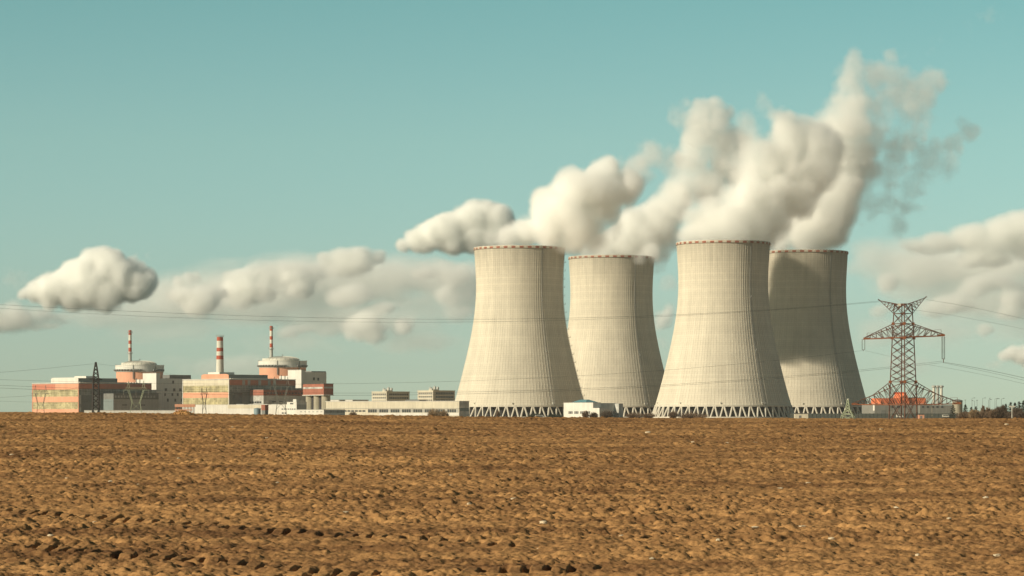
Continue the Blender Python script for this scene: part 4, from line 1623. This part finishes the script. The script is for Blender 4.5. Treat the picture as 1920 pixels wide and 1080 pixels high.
def bare_bush(px, pb, pt, D, wpx, label, seed, m=None, cat="bush", n=220, name="bare_bush", group="bare bushes and saplings", thick=1.0):
    k = D / F
    r = random.Random(seed)
    o = empty(name, ((px - 960) * k, D, 0))
    tag(o, label, cat, group)
    H = CZ + (HY - pt) * k
    W_ = wpx * k / 2
    tr = MB()
    st = []
    for j in range(5):
        a = r.random() * 6.28
        q = Vector((W_ * 0.45 * math.cos(a), W_ * 0.45 * math.sin(a), H * 0.5))
        tr.bar((0.1 * W_ * math.cos(a), 0.1 * W_ * math.sin(a), -0.8), q, 0.10 * thick, 5, 0.06 * thick)
        st.append(q)
    tr.build("stem", m_bark, o)
    mb = MB()
    for j in range(n):
        a = r.random() * 6.28
        rr = W_ * math.sqrt(r.random())
        top = H * (0.55 + 0.45 * r.random()) * math.sqrt(max(0.05, 1 - 0.7 * (rr / W_) ** 2))
        p1 = Vector((rr * math.cos(a), rr * math.sin(a), top))
        p0 = Vector((p1.x * 0.45, p1.y * 0.45, top * r.uniform(0.05, 0.5)))
        mid = p0.lerp(p1, 0.5) + Vector((r.uniform(-.1, .1), r.uniform(-.1, .1), r.uniform(-.05, .1))) * W_ * 0.5
        mb.bar(p0, mid, 0.07 * thick, 3, 0.05 * thick)
        mb.bar(mid, p1, 0.05 * thick, 3, 0.03 * thick)
        for q in range(2):
            e = p1 + Vector((r.uniform(-1, 1), r.uniform(-1, 1), r.uniform(-.4, .9))) * W_ * 0.22
            mb.bar(mid.lerp(p1, 0.5 + 0.3 * q), e, 0.04 * thick, 3, 0.02 * thick)
    mb.build("twigs", m or m_twig, o, fix=False)
    return o


# conifers and bushes at the right edge
for i, (px, pt, w, lab) in enumerate((
        (1787, 759, 2.6, "dark broad conifer touching the low grey wing right of the pylon"),
        (1810, 758, 2.8, "lone pointed dark conifer right of the round tank"),
        (1821, 763, 2.6, "short dark conifer between the lone pointed one and the tan bush"),
        (1830, 762, 2.8, "round-topped dark conifer just behind the tan bush"),
        (1886, 757, 2.6, "brownish conifer at the left end of the rising wood"),
        (1895, 754, 3.0, "dark conifer just behind the white T-shaped post"),
        (1903, 755, 2.8, "dark conifer right of the white T-shaped post"),
        (1911, 753, 2.9, "dark conifer second from the right edge"),
        (1919, 751, 3.0, "tallest dark conifer at the right edge"),
        (1928, 752, 3.0, "dark conifer cut by the right edge"))):
    conifer(px, 780, pt, 1450 + (i * 37) % 120, lab, 40 + i, w * 1.2)
for i, (px, pt, w, mm, lab) in enumerate((
        (1826, 767, 22, m_twigy, "rounded tan bush before the dark conifers"),
        (1836, 769, 14, m_twigy, "small tan bush right of the rounded one"),
        (1843, 758, 10, m_twig, "thin tall bare sapling rising above the bushes"),
        (1852, 763, 18, m_twig, "brown bare bush right of the thin sapling"),
        (1862, 766, 20, m_twig, "low brown bush left of the rising wood"),
        (1872, 761, 20, m_twigd, "brown bare tree at the foot of the rising wood"),
        (1881, 758, 18, m_twigd, "taller brown bare tree where the wood starts rising"),
        (1907, 764, 30, m_twigd, "wide dark brown thicket under the conifers at the right edge"),
        (1845, 772, 40, m_twig, "low wide brown scrub along the field's crest before the light masts"),
        (1882, 772, 36, m_twigd, "low dark scrub along the field's crest under the white T-shaped post"),
        (1915, 772, 36, m_twigd, "low dark scrub in the right corner of the field's crest"),
        (1806, 772, 26, m_twig, "low brown scrub right of the pale insulator of the pylon"))):
    bare_bush(px, 782, pt, 1150 + (i * 53) % 200, w, lab, 60 + i, mm, n=420 if w > 16 else 200, thick=1.5)
# scrub before the towers and halls
for i, (px, pt, w, mm, lab) in enumerate((
        (814, 766, 26, m_twigy, "tan bare bush before the right half of the long hall"),
        (832, 768, 20, m_twigy, "thin tan sapling before the long hall's window strip"),
        (662, 771, 16, m_twig, "dark bare bush before the left end of the long hall"),
        (934, 769, 8, m_twig, "bare sapling before the leftmost cooling tower's legs"),
        (1005, 775, 34, m_hedge, "low dark hedge at the foot of the leftmost cooling tower"),
        (1040, 776, 30, m_hedge, "low dark hedge left of the small blue-roofed building"),
        (1098, 769, 14, m_twig, "bare bush before the small building's windows"),
        (1113, 772, 18, m_twigd, "low bush at the small building's step"),
        (1138, 769, 26, m_twigd, "dark bare bush before the small building's shaded side"),
        (1190, 773, 34, m_twig, "reddish low scrub before the second tower's legs"),
        (1216, 774, 26, m_twig, "reddish low scrub left of the tallest tower's legs"),
        (1300, 775, 60, m_twig, "thin scrub before the tallest tower's legs"),
        (1262, 770, 20, m_twig, "bare bush at the left foot of the tallest tower"))):
    bare_bush(px, 782, pt, 1500 + (i * 97) % 500, w, lab, 90 + i, mm, n=300, thick=1.3)


# light masts far right
for i, (px, pt, s) in enumerate(((1810, 751, 0), (1822.5, 747, 1), (1827.5, 752, -1), (1832, 751.5, 0), (1842.5, 747, 1), (1853.5, 750, 1), (1856, 747.5, 0), (1865.5, 748, 1), (1868.5, 748.5, 1), (1877.5, 748, 1))):
    k = 1900 / F
    lm = tag(empty("light_mast", ((px - 960) * k, 1900, 0)), "thin grey light mast beyond the bushes at the right", "light mast", "light masts beyond the bushes")
    H = CZ + (HY - pt) * k
    MB().bar((0, 0, -1), (0, 0, H), 0.16, 6, 0.09).build("pole", m_wallc, lm)
    hd = MB().bar((0, 0, H), (s * 1.6, 0, H + 0.3), 0.09)
    hd.box(s * 1.6 - 0.45, s * 1.6 + 0.45, -0.2, 0.2, H + 0.2, H + 0.5)
    hd.build("lamp_head", m_wallc, lm)

# white T-shaped post
k = 1120 / F
tp = tag(empty("signal_post", ((1897.5 - 960) * k, 1120, 0)), "white T-shaped post with lamps on its crossbar, before the dark conifers", "post")
MB().bar((0, 0, -1), (0, 0, CZ + (HY - 763.5) * k), 0.17, 8).build("pole", m_white, tp)
zb = CZ + (HY - 763.5) * k
MB().box(-5.2 * k, 5.2 * k, -0.15, 0.15, zb, zb + 0.25).build("crossbar", m_white, tp)
for j in range(5):
    MB().box(-4.8 * k + j * 2.2 * k, -4.8 * k + j * 2.2 * k + 0.35, -0.2, 0.2, zb + 0.25, zb + 0.55).build("lamp", m_white, tp)

# perimeter fence at the foot of the right-hand towers
fn = MB()
k = 2250 / F
x0, x1 = (1480 - 960) * k, (1795 - 960) * k
f_root = tag(empty("perimeter_fence", ((x0 + x1) / 2, 2250, 0)), "dark mesh perimeter fence at the foot of the shaded tower and orange building", "fence")
hw = (x1 - x0) / 2
MB().box(-hw, hw, -0.05, 0.05, 0.0, 3.6).build("mesh_panel", m_wallc, f_root)
for j in range(45):
    x = -hw + 2 * hw * j / 44
    MB().bar((x, -0.2, -0.5), (x, -0.2, 3.9), 0.12).build("post", m_wallc, f_root)


# vehicles and little sheds
def van(px, D, label, m, cat="van"):
    k = D / F
    o = tag(empty("parked_van", ((px - 960) * k, D, 0.0), 0.1), label, cat)
    MB().prism([(-2.6, 0.55), (2.6, 0.55), (2.6, 1.25), (2.35, 1.45), (1.75, 2.35), (1.6, 2.45), (-2.45, 2.45), (-2.6, 2.3)], -0.95, 0.95).build("body", m, o)
    for xx in (-1.6, 1.6):
        for yy in (-0.98, 0.98):
            MB().bar((xx, yy - 0.1, 0.36), (xx, yy + 0.1, 0.36), 0.36, 14).build("wheel", m_dark, o)
    MB().box(-2.2, 1.5, -0.965, -0.94, 1.5, 2.15).build("side_window", m_win, o)
    MB().add([(2.33, -0.8, 1.48), (2.33, 0.8, 1.48), (1.80, 0.8, 2.3), (1.80, -0.8, 2.3)], [(0, 1, 2, 3)]).build("windscreen", m_win, o, fix=False)
    return o


van(1773, 2250, "white van just behind the field's crest right of the pylon", m_white).location.z = 0.3
van(1687, 2230, "small white van between the pylon's legs", m_white).location.z = 0.2
van(693, 1500, "blue van before the left part of the long hall", m_bluet)
van(1012, 1600, "grey car at the foot of the leftmost cooling tower", m_grey, "car")
k = 1300 / F
bx = tag(empty("guard_hut", ((1727 - 960) * k, 1300, 0)), "tiny orange hut right of the pylon's foot", "hut")
MB().box(-1.3, 1.3, -1.2, 1.2, -0.5, 2.6).build("wall", m_orange, bx)
MB().box(-1.45, 1.45, -1.35, 1.35, 2.6, 2.8).build("roof", m_roof, bx)
MB().box(-0.6, 0.4, -1.23, -1.15, 0.1, 2.1).build("door", m_dgrey, bx)
k = 1700 / F
hb = tag(empty("switch_cabin", ((1502 - 960) * k, 1700, 0)), "small pale cabin before the lit patch of the shaded tower", "cabin")
MB().box(-4, 4, -2, 2, -0.5, 3.2).build("wall", m_cream, hb)
MB().box(-4.2, 4.2, -2.2, 2.2, 3.2, 3.5).build("roof", m_roof, hb)
MB().box(-1.5, 0.0, -2.05, -1.95, 0, 2.2).build("door", m_dgrey, hb)

# barrier posts and the heap on the left crest
hpx, hpy = (342 - 960) / F * 176, 176.0
r = np.random.RandomState(3)
hm = MB()
g0 = float(base_h(np.array([hpx]), np.array([hpy]))[0])
n1 = 26
for i in range(n1):
    for j in range(n1):
        u, v = i / (n1 - 1) * 2 - 1, j / (n1 - 1) * 2 - 1
        z = 0.30 * max(0.0, 1 - u * u - v * v) ** 0.8 * (0.6 + 0.8 * r.rand()) - 0.05
        hm.v.append((u * 0.75, v * 0.75, z))
for i in range(n1 - 1):
    for j in range(n1 - 1):
        hm.f.append((i * n1 + j, (i + 1) * n1 + j, (i + 1) * n1 + j + 1, i * n1 + j + 1))
hp = hm.build("soil_heap", m_soil, None)
hp.location = (hpx, hpy, g0)
tag(hp, "small heap of soil on the field's crest, below the gap between the halls", "heap")
k = 2100 / F
br_ = tag(empty("pipe_bridge", ((350 - 960) * k, 2100, 0)), "low orange pipe rack behind the soil heap between the two halls", "pipe rack")
zz = CZ + (HY - 763) * k
MB().box(-22 * k, 16 * k, -1.5, 1.5, zz, zz + 2.0).build("pipe", m_orange, br_)
MB().box(-22 * k, 10 * k, -1.2, 1.2, zz - 2.6, zz - 1.8).build("pipe", m_orange, br_)
for j in range(7):
    x = -20 * k + j * 5.6 * k
    MB().bar((x, 0, -0.5), (x, 0, zz + 0.1), 0.25).build("support", m_rust, br_)
k = 2200 / F
lw_ = tag(empty("boundary_wall", ((240 - 960) * k, 2200, 0)), "low white wall running along the foot of the leftmost hall's shaded side", "wall")
MB().box(-82 * k, 110 * k, -0.3, 0.3, -0.5, CZ + (HY - 769.5) * k).build("panel", m_wall, lw_)
MB().box(-82 * k, 110 * k, -0.45, 0.45, CZ + (HY - 769.5) * k, CZ + (HY - 769.0) * k).build("coping", m_grey, lw_)

# pale stones lying in the field, one object each
SP = [(22, 858, 9), (125, 897, 7), (302, 861, 8), (207, 909, 9), (406, 829, 6), (178, 979, 9), (95, 1010, 13), (436, 802, 6), (500, 826, 6), (335, 863, 7), (708, 933, 10), (962, 943, 12),
      (880, 955, 10), (1019, 988, 15), (982, 996, 14), (1215, 815, 11), (699, 984, 11), (648, 966, 13), (1166, 1011, 12), (1012, 1030, 13), (1300, 831, 9), (1363, 833, 8), (1416, 832, 7), (1516, 909, 12),
      (1463, 917, 10), (1375, 949, 10), (1416, 993, 11), (1503, 996, 14), (1346, 1021, 11), (1558, 1018, 13), (1623, 961, 13), (1681, 960, 14), (1848, 940, 12), (1883, 902, 10), (1868, 1044, 16), (1888, 798, 9), (1652, 809, 7),
      (1915, 995, 10), (1720, 1048, 12), (1222, 1057, 12), (1090, 1052, 11), (520, 909, 8), (260, 910, 7), (1030, 895, 9), (845, 893, 8), (1780, 980, 10)]
for i, (px, py, w) in enumerate(SP):
    gx, gy = ground_at(px, py)
    s = w / F * gy * 0.48
    bm = bmesh.new()
    bmesh.ops.create_icosphere(bm, subdivisions=2, radius=1.0)
    r = random.Random(i)
    ph = [r.uniform(0, 6) for _ in range(3)]
    for v in bm.verts:
        c = v.co
        f_ = 1 + 0.16 * math.sin(3 * c.x + ph[0]) + 0.14 * math.sin(4 * c.y + ph[1]) + 0.12 * math.sin(5 * c.z + ph[2]) + r.uniform(-.06, .06)
        v.co = Vector((c.x * f_ * 1.1, c.y * f_ * 0.9, c.z * f_ * 0.42))
    me = bpy.data.meshes.new("field_stone")
    bm.to_mesh(me)
    bm.free()
    me.materials.append(m_stone)
    so = bpy.data.objects.new("field_stone", me)
    C.objects.link(so)
    so.scale = (s, s, s)
    gz = float(field_h(np.array([[gx]]), np.array([[gy]]))[0, 0])
    so.location = (gx, gy, gz + 0.40 * s)
    so.rotation_euler = (0, 0, r.uniform(0, 6))
    tag(so, "pale stone lying on the brown ploughed soil", "stone", "pale stones in the field")

# ---------------------------------------------------------------- steam plumes and clouds
PL1 = [(912, 456, 18, .4), (940, 449, 28, .8), (975, 440, 34, 1), (1015, 436, 42, 1), (1018, 405, 38, 1), (1012, 375, 24, .9), (1050, 395, 48, 1), (1075, 362, 44, 1), (1085, 342, 24, .9), (1110, 362, 48, 1), (1125, 330, 34, 1),
       (1142, 316, 26, .9), (1158, 350, 40, .9), (1176, 342, 28, .7), (1135, 385, 38, .7), (1075, 425, 42, .9), (1100, 405, 42, .6), (1045, 462, 24, .6, -45), (1020, 467, 18, .5, -60), (1068, 467, 22, .5, -20), (1065, 450, 30, .7), (1195, 310, 36, .25), (1222, 290, 36, .2), (1258, 298, 42, .15), (1150, 425, 34, .12), (1105, 445, 36, .35), (1085, 480, 14, .3)]
PL2 = [(1095, 474, 20, .5), (1130, 466, 28, .8), (1165, 456, 36, 1), (1200, 448, 40, 1), (1180, 425, 30, .9), (1192, 413, 20, .8), (1228, 425, 42, 1), (1255, 400, 40, .9), (1278, 372, 38, .8), (1150, 450, 28, .7), (1217, 478, 22, .5, -40), (1238, 472, 24, .45), (1190, 488, 16, .4, -75), (1258, 440, 32, .5), (1235, 500, 16, .2),
       (1295, 348, 38, .40), (1312, 318, 42, .34), (1300, 293, 40, .40), (1308, 258, 44, .42), (1322, 222, 48, .46), (1315, 190, 36, .42), (1345, 182, 34, .46), (1368, 200, 30, .40), (1352, 240, 42, .40), (1342, 282, 40, .28), (1272, 212, 34, .16), (1258, 205, 26, .14), (1388, 262, 46, .5), (1378, 312, 50, .5), (1335, 345, 44, .5)]
PL3 = [(1440, 410, 46, .9), (1420, 320, 44, .6), (1545, 225, 34, .5), (1290, 445, 26, .8), (1320, 436, 40, 1), (1360, 422, 54, 1), (1405, 420, 52, 1), (1428, 440, 32, .9), (1335, 402, 42, .8), (1385, 385, 52, 1), (1425, 372, 54, 1), (1455, 340, 56, 1), (1405, 345, 42, .6), (1485, 305, 56, 1), (1468, 275, 46, .9), (1505, 265, 52, .95), (1470, 236, 40, .8), (1462, 210, 26, .6), (1480, 203, 22, .5), (1515, 232, 46, .7), (1540, 268, 52, .8), (1530, 320, 58, .9), (1495, 360, 56, .9),
       (1438, 300, 46, .5), (1412, 288, 48, .45), (1402, 240, 38, .25), (1440, 190, 30, .12), (1300, 400, 36, .5)]
PL4 = [(1574, 450, 20, .9), (1574, 422, 26, .9), (1482, 420, 40, .8), (1502, 382, 42, .8), (1462, 457, 30, 0.8), (1500, 446, 42, 1.0), (1540, 440, 46, 1.0), (1566, 446, 28, 0.9), (1528, 405, 54, 1.0), (1560, 400, 44, 1.0), (1560, 358, 52, 1.0), (1588, 328, 48, 0.95), (1582, 293, 42, 0.8), (1612, 293, 40, 0.7), (1628, 310, 36, 0.45), (1575, 430, 24, 0.8),
       (1558, 298, 54, 0.7), (1570, 252, 50, 0.5), (1600, 238, 48, 0.42), (1590, 203, 44, 0.36), (1612, 188, 40, 0.34), (1600, 153, 38, 0.32), (1605, 123, 28, 0.3), (1608, 106, 20, 0.26), (1642, 250, 52, 0.24), (1655, 205, 48, 0.19),
       (1692, 180, 50, 0.19), (1730, 165, 52, 0.209), (1720, 190, 41, 0.209), (1768, 136, 39, 0.19), (1700, 130, 39, 0.192), (1660, 130, 46, 0.224), (1735, 200, 30, 0.171), (1682, 105, 27, 0.192),
       (1690, 270, 42, 0.285), (1735, 268, 32, 0.3), (1770, 265, 28, 0.285), (1798, 262, 22, 0.209), (1745, 300, 37, 0.152), (1700, 310, 50, 0.133), (1660, 330, 50, 0.152), (1640, 352, 34, 0.152), (1790, 300, 36, 0.159),
       (1850, 235, 28, 0.19), (1838, 218, 24, 0.133), (1822, 265, 29, 0.224),
       (1670, 380, 50, 0.144), (1710, 392, 43, 0.175), (1695, 422, 29, 0.192), (1640, 388, 39, 0.127), (1730, 350, 39, 0.159), (1747, 330, 29, 0.159), (1622, 412, 29, 0.095), (1730, 230, 50, 0.127),
       (1870, 12, 28, .05), (1892, 4, 24, .05), (1845, 20, 22, .03), (1775, 70, 24, .03)]


def drift(B, px):
    """the wind carries the steam to the right and away, so the farther right the deeper it stands"""
    if px == 974:      # this plume swings towards the road before it turns
        f_ = lambda q: float(np.interp(q, [0, 60, 105, 160, 215, 245, 330], [-20, -62, -64, -34, -8, 12, 60]))
    else:
        f_ = lambda q: 0.45 * max(0, q)
    return [(b[0], b[1], b[2], b[3], b[4] if len(b) > 4 else f_(b[0] - px), 1.5 if px == 974 and b[2] > 22 else 1.0) for b in B]


def rimclip(T):
    return [(T[1].x, T[1].y, 60.0, 151.0)]


for nm, T, B, seed, lab in (
        ("steam_plume", T1, PL1, 11, "white steam rising from the tower with the spiky ladder, bending right"),
        ("steam_plume", T2, PL2, 23, "steam from the tower behind the small building, ending in a separate tall puff"),
        ("steam_plume", T3, PL3, 37, "thickest bright steam, pouring from the tallest tower up to the right"),
        ("steam_plume", T4, PL4, 53, "steam from the shaded tower rising to the highest point and tearing into dark wisps")):
    vapour(nm, T[2], drift(B, T[3]), 1.8, 40.0, 1.8, 0.19, seed, lab, "steam plume", "steam plumes over the cooling towers", soft=0.7, res=230, puff=0.6, stepr=0.2, octs=6, erode=0.15)

DC = 9000.0


def cloud(name, D, blobs, seed, label, sigma=0.14, ns=95.0, amp=1.3, step=6.5, soft=0.45, grow=1.0, erode=0.10, puff=0.5, flatx=1.2):
    B = [(b[0], b[1], b[2] * grow, *b[3:]) for b in blobs]
    return vapour(name, D, B, step, ns, amp, sigma, seed, label, "cloud", "clouds near the horizon", soft=soft, res=200, stepr=0.22, octs=6, erode=erode, puff=puff, flatx=flatx)


CUM = [(38, 552, 14, .8), (60, 548, 24, .9), (85, 543, 32, 1), (112, 532, 36, 1), (145, 518, 42, 1), (178, 510, 42, 1), (165, 492, 28, 1), (190, 482, 22, 1), (178, 474, 14, 1), (222, 476, 11, 1), (207, 498, 34, 1), (228, 520, 40, 1), (256, 530, 36, 1), (278, 526, 24, 1), (245, 545, 30, .8), (130, 548, 34, .9), (200, 545, 38, .9), (90, 556, 28, .9), (165, 535, 40, 1), (262, 500, 16, .25), (250, 482, 18, .10), (284, 478, 14, .06)]
cloud("cumulus_cloud", DC, CUM, 71, "bright cumulus cloud with a blue-grey right flank, above the leftmost hall")
CU2 = [(752, 463, 14, .8), (780, 452, 24, 1), (810, 440, 32, 1), (840, 430, 36, 1), (870, 420, 34, 1), (895, 408, 32, 1), (915, 402, 28, 1), (935, 405, 30, 1), (955, 410, 22, .9), (850, 455, 30, 1), (890, 445, 34, 1), (930, 440, 34, .8), (800, 462, 20, .8), (918, 387, 14, .9)]
cloud("cumulus_cloud", DC, CU2, 83, "bright cumulus cloud touching the left side of the leftmost tower's steam")
TOPS = [(610, 492, 16, .8, 0, 1, 1.6), (645, 487, 20, 1, 0, 1, 1.5), (675, 482, 20, 1, 0, 1, 1.3), (668, 498, 24, .9, 0, 1, 1.5), (712, 484, 14, .8, 0, 1, 1.2), (720, 478, 10, .8), (640, 505, 22, .7, 0, 1, 1.8)]
cloud("cumulus_cloud", DC + 900, TOPS, 89, "small bright cloud crest left of the bright cumulus by the leftmost tower", 0.07, soft=0.85, grow=1.15, puff=0.15, flatx=1.7, ns=85.0, amp=2.3, erode=0.16)
CR1 = [(330, 528, 9, .8), (350, 522, 10, .8), (365, 520, 9, .7), (345, 560, 18, .9, 0, 1, 1.5), (375, 566, 22, 1, 0, 1, 1.4), (398, 552, 14, .9, 0, 1, 1.3), (360, 578, 18, .8, 0, 1, 1.8), (420, 548, 14, .7, 0, 1, 1.4)]
cloud("cumulus_cloud", DC + 600, CR1, 93, "small cream cloud with a dark wedge beside it, above the chimney", 0.06, soft=0.85, grow=1.4, puff=0.15, flatx=1.7, ns=85.0, amp=2.3, erode=0.16)
CR2 = [(440, 548, 22, .9, 0, 1, 1.5), (470, 545, 24, 1, 0, 1, 1.4), (500, 515, 20, .8, 0, 1, 2), (540, 512, 20, .8, 0, 1, 2), (470, 510, 18, .8, 0, 1, 1.8), (440, 520, 16, .6, 0, 1, 2), (560, 540, 20, 1, 0, 1, 1.1), (575, 528, 14, .8), (455, 560, 18, .7, 0, 1, 2), (590, 505, 14, .6, 0, 1, 2), (572, 552, 12, .8)]
cloud("cumulus_cloud", DC + 1500, CR2, 97, "lumpy cream cloud in the middle of the left bank, above the second dome", 0.055, soft=0.85, grow=1.4, puff=0.15, flatx=1.7, ns=85.0, amp=2.3, erode=0.16)
CR3 = [(640, 558, 16, .7, 0, 1, 1.6), (665, 552, 18, .7, 0, 1, 1.8), (690, 556, 14, .6, 0, 1, 1.5), (700, 590, 14, .8, 0, 1, 1.8), (722, 578, 14, .8, 0, 1, 1.6), (748, 574, 9, .6, 0, 1, 1.5), (690, 605, 20, .8, 0, 1, 1.4), (672, 618, 18, .7, 0, 1, 1.7), (700, 622, 18, .8, 0, 1, 1.2), (760, 610, 16, .8, 0, 1, 1.2), (772, 600, 12, .7), (748, 622, 10, .5)]
cloud("cumulus_cloud", DC + 1200, CR3, 101, "ragged small cream clouds low in the sky left of the leftmost tower", 0.048, soft=0.85, grow=1.4, puff=0.15, flatx=1.7, ns=85.0, amp=2.3, erode=0.16)
CR4 = [(545, 620, 12, .7, 0, 1, 2), (575, 616, 10, .6, 0, 1, 2), (610, 622, 10, .4, 0, 1, 2.4), (640, 614, 10, .3, 0, 1, 2)]
cloud("low_cloud", DC + 1000, CR4, 103, "flat pale cloud strip right of the second striped stack", 0.04, soft=0.85, grow=1.5, puff=0.15, flatx=1.7, ns=85.0, amp=2.3, erode=0.16)
CR5 = [(800, 505, 22, .7, 0, 1, 1.4), (825, 498, 20, .8, 0, 1, 1.4), (850, 520, 24, .6, 0, 1, 1.3), (838, 545, 20, .7, 0, 1, 1.0), (850, 560, 14, .8), (870, 510, 26, .5, 0, 1, 1.3), (880, 540, 24, .4), (860, 590, 16, .4, 0, 1, 1.8)]
cloud("cumulus_cloud", DC + 1300, CR5, 105, "grey-cream cloud close to the left edge of the leftmost tower", 0.036, soft=0.85, grow=1.4, puff=0.15, flatx=1.7, ns=85.0, amp=2.3, erode=0.16)
VEIL = [(330, 560, 40, .5, 0, 1, 1.6), (430, 545, 44, .6, 0, 1, 2), (540, 535, 46, .7, 0, 1, 2), (640, 530, 46, .7, 0, 1, 2), (730, 525, 46, .6, 0, 1, 1.8), (820, 530, 44, .6, 0, 1, 1.6), (880, 560, 40, .5, 0, 1, 1.4), (480, 580, 34, .5, 0, 1, 2.6), (620, 585, 36, .4, 0, 1, 2.6), (760, 590, 36, .4, 0, 1, 2.4), (270, 585, 30, .4, 0, 1, 2.4), (180, 590, 30, .35, 0, 1, 2.4), (560, 500, 26, .5, 0, 1, 2), (690, 505, 30, .6, 0, 1, 1.6), (300, 630, 26, .35, 0, 1, 5), (560, 645, 24, .35, 0, 1, 5), (420, 690, 22, .3, 0, 1, 6), (760, 640, 24, .35, 0, 1, 4), (640, 600, 40, .5, 0, 1, 3)]
cloud("cloud_bank", DC + 3000, VEIL, 109, "wide thin blue-grey cloud bank behind the smaller clouds on the left", 0.024, soft=1.1, grow=1.25, puff=0.1, flatx=2.4, ns=150.0, amp=1.8, step=12.0, erode=0.05)
LOWL = [(5, 606, 20, .8, 0, 1, 1.4), (35, 597, 22, .8, 0, 1, 1.5), (75, 592, 18, .6, 0, 1, 1.6), (20, 585, 18, .5), (110, 598, 16, .4, 0, 1, 2), (70, 613, 9, .7, 0, 1, 2), (95, 614, 8, .8, 0, 1, 2.6), (-30, 600, 26, .8), (20, 520, 22, .12, 0, 1, 1.5)]
cloud("low_cloud", DC + 700, LOWL, 107, "low streaky cloud at the left edge under the big cumulus", 0.05, soft=0.85, grow=1.3, puff=0.15, flatx=1.7, ns=85.0, amp=2.3, erode=0.16)
RT = [(1915, 422, 26, .9), (1940, 440, 40, .8), (1885, 438, 28, .8, 0, 1, 1.4), (1820, 445, 22, .8, 0, 1, 1.6), (1790, 452, 16, .6, 0, 1, 1.6), (1860, 458, 24, .6, 0, 1, 1.6), (1760, 456, 18, .7, 0, 1, 2), (1720, 468, 18, .6, 0, 1, 2), (1840, 482, 14, .9, 0, 1, 2), (1865, 488, 14, .9, 0, 1, 2), (1822, 492, 12, .8, 0, 1, 2)]
cloud("cumulus_cloud", DC + 700, RT, 127, "cream cloud crest rising to the right edge above the pylon", 0.06, soft=0.85, grow=1.3, puff=0.15, flatx=1.7, ns=85.0, amp=2.3, erode=0.16)
RT2 = [(1840, 530, 12, .9, 0, 1, 2.2), (1870, 524, 12, .9, 0, 1, 2.2), (1890, 532, 12, .7, 0, 1, 2.4), (1820, 545, 12, .7, 0, 1, 2), (1770, 568, 16, .8, 0, 1, 2), (1745, 578, 14, .8, 0, 1, 1.6), (1800, 572, 12, .6, 0, 1, 2), (1905, 562, 16, .8, 0, 1, 1.6), (1895, 590, 12, .7, 0, 1, 1.8), (1660, 530, 14, .7, 0, 1, 1.1), (1650, 585, 12, .6, 0, 1, 1.6), (1845, 625, 10, .8, 0, 1, 1.3)]
cloud("cumulus_cloud", DC + 1000, RT2, 137, "streaky small cream clouds around and right of the pylon's top", 0.046, soft=0.85, grow=1.5, puff=0.15, flatx=1.7, ns=85.0, amp=2.3, erode=0.16)
RT3 = [(1880, 665, 10, .8, 0, 1, 1.4), (1898, 656, 16, .9, 0, 1, 1.2), (1920, 662, 20, .9), (1945, 670, 26, .9), (1850, 682, 10, .3, 0, 1, 2)]
cloud("cumulus_cloud", DC + 200, RT3, 139, "bright little cloud low at the right edge beyond the cables", 0.08, soft=0.85, grow=1.3, puff=0.15, flatx=1.7, ns=85.0, amp=2.3, erode=0.16)
VEILR = [(1640, 490, 36, .4, 0, 1, 1.8), (1720, 500, 44, .6, 0, 1, 2), (1810, 490, 46, .7, 0, 1, 2), (1900, 490, 50, .7, 0, 1, 1.6), (1700, 560, 36, .4, 0, 1, 2.4), (1820, 560, 40, .5, 0, 1, 2.4), (1910, 560, 40, .5, 0, 1, 1.6), (1780, 620, 30, .3, 0, 1, 3), (1640, 620, 30, .25, 0, 1, 2), (1900, 630, 30, .3, 0, 1, 2), (1680, 690, 18, .25, 0, 1, 3)]
cloud("cloud_bank", DC + 3000, VEILR, 149, "wide thin blue-grey cloud bank behind the pylon on the right", 0.024, soft=1.1, grow=1.25, puff=0.1, flatx=2.4, ns=150.0, amp=1.8, step=12.0, erode=0.05)
MID = [(1238, 600, 18, .7, 0, 1, 1.2), (1250, 590, 14, .7), (1250, 530, 16, .25), (1245, 640, 14, .3, 0, 1, 1.5)]
cloud("low_cloud", DC + 800, MID, 131, "small pale cloud showing between the second and the tallest tower", 0.045, soft=0.85, grow=1.3, puff=0.15, flatx=1.7, ns=85.0, amp=2.3, erode=0.16)

# ---------------------------------------------------------------- haze: the air between the road and the plant
m_haze = bpy.data.materials.new("haze")
m_haze.use_nodes = True
hn, hl = m_haze.node_tree.nodes, m_haze.node_tree.links
hn.remove(hn["Principled BSDF"])
hv_ = hn.new("ShaderNodeVolumePrincipled")
hv_.inputs["Color"].default_value = (0.93, 1.0, 0.96, 1)
hv_.inputs["Density"].default_value = 0.000024
hl.new(hv_.outputs[0], hn["Material Output"].inputs["Volume"])
hz_ = MB().box(-2600, 2600, -130, 3900, -3.0, 420).build("haze", m_haze)
tag(hz_, "thin pale haze between the field and the power plant", "haze", kind="stuff")
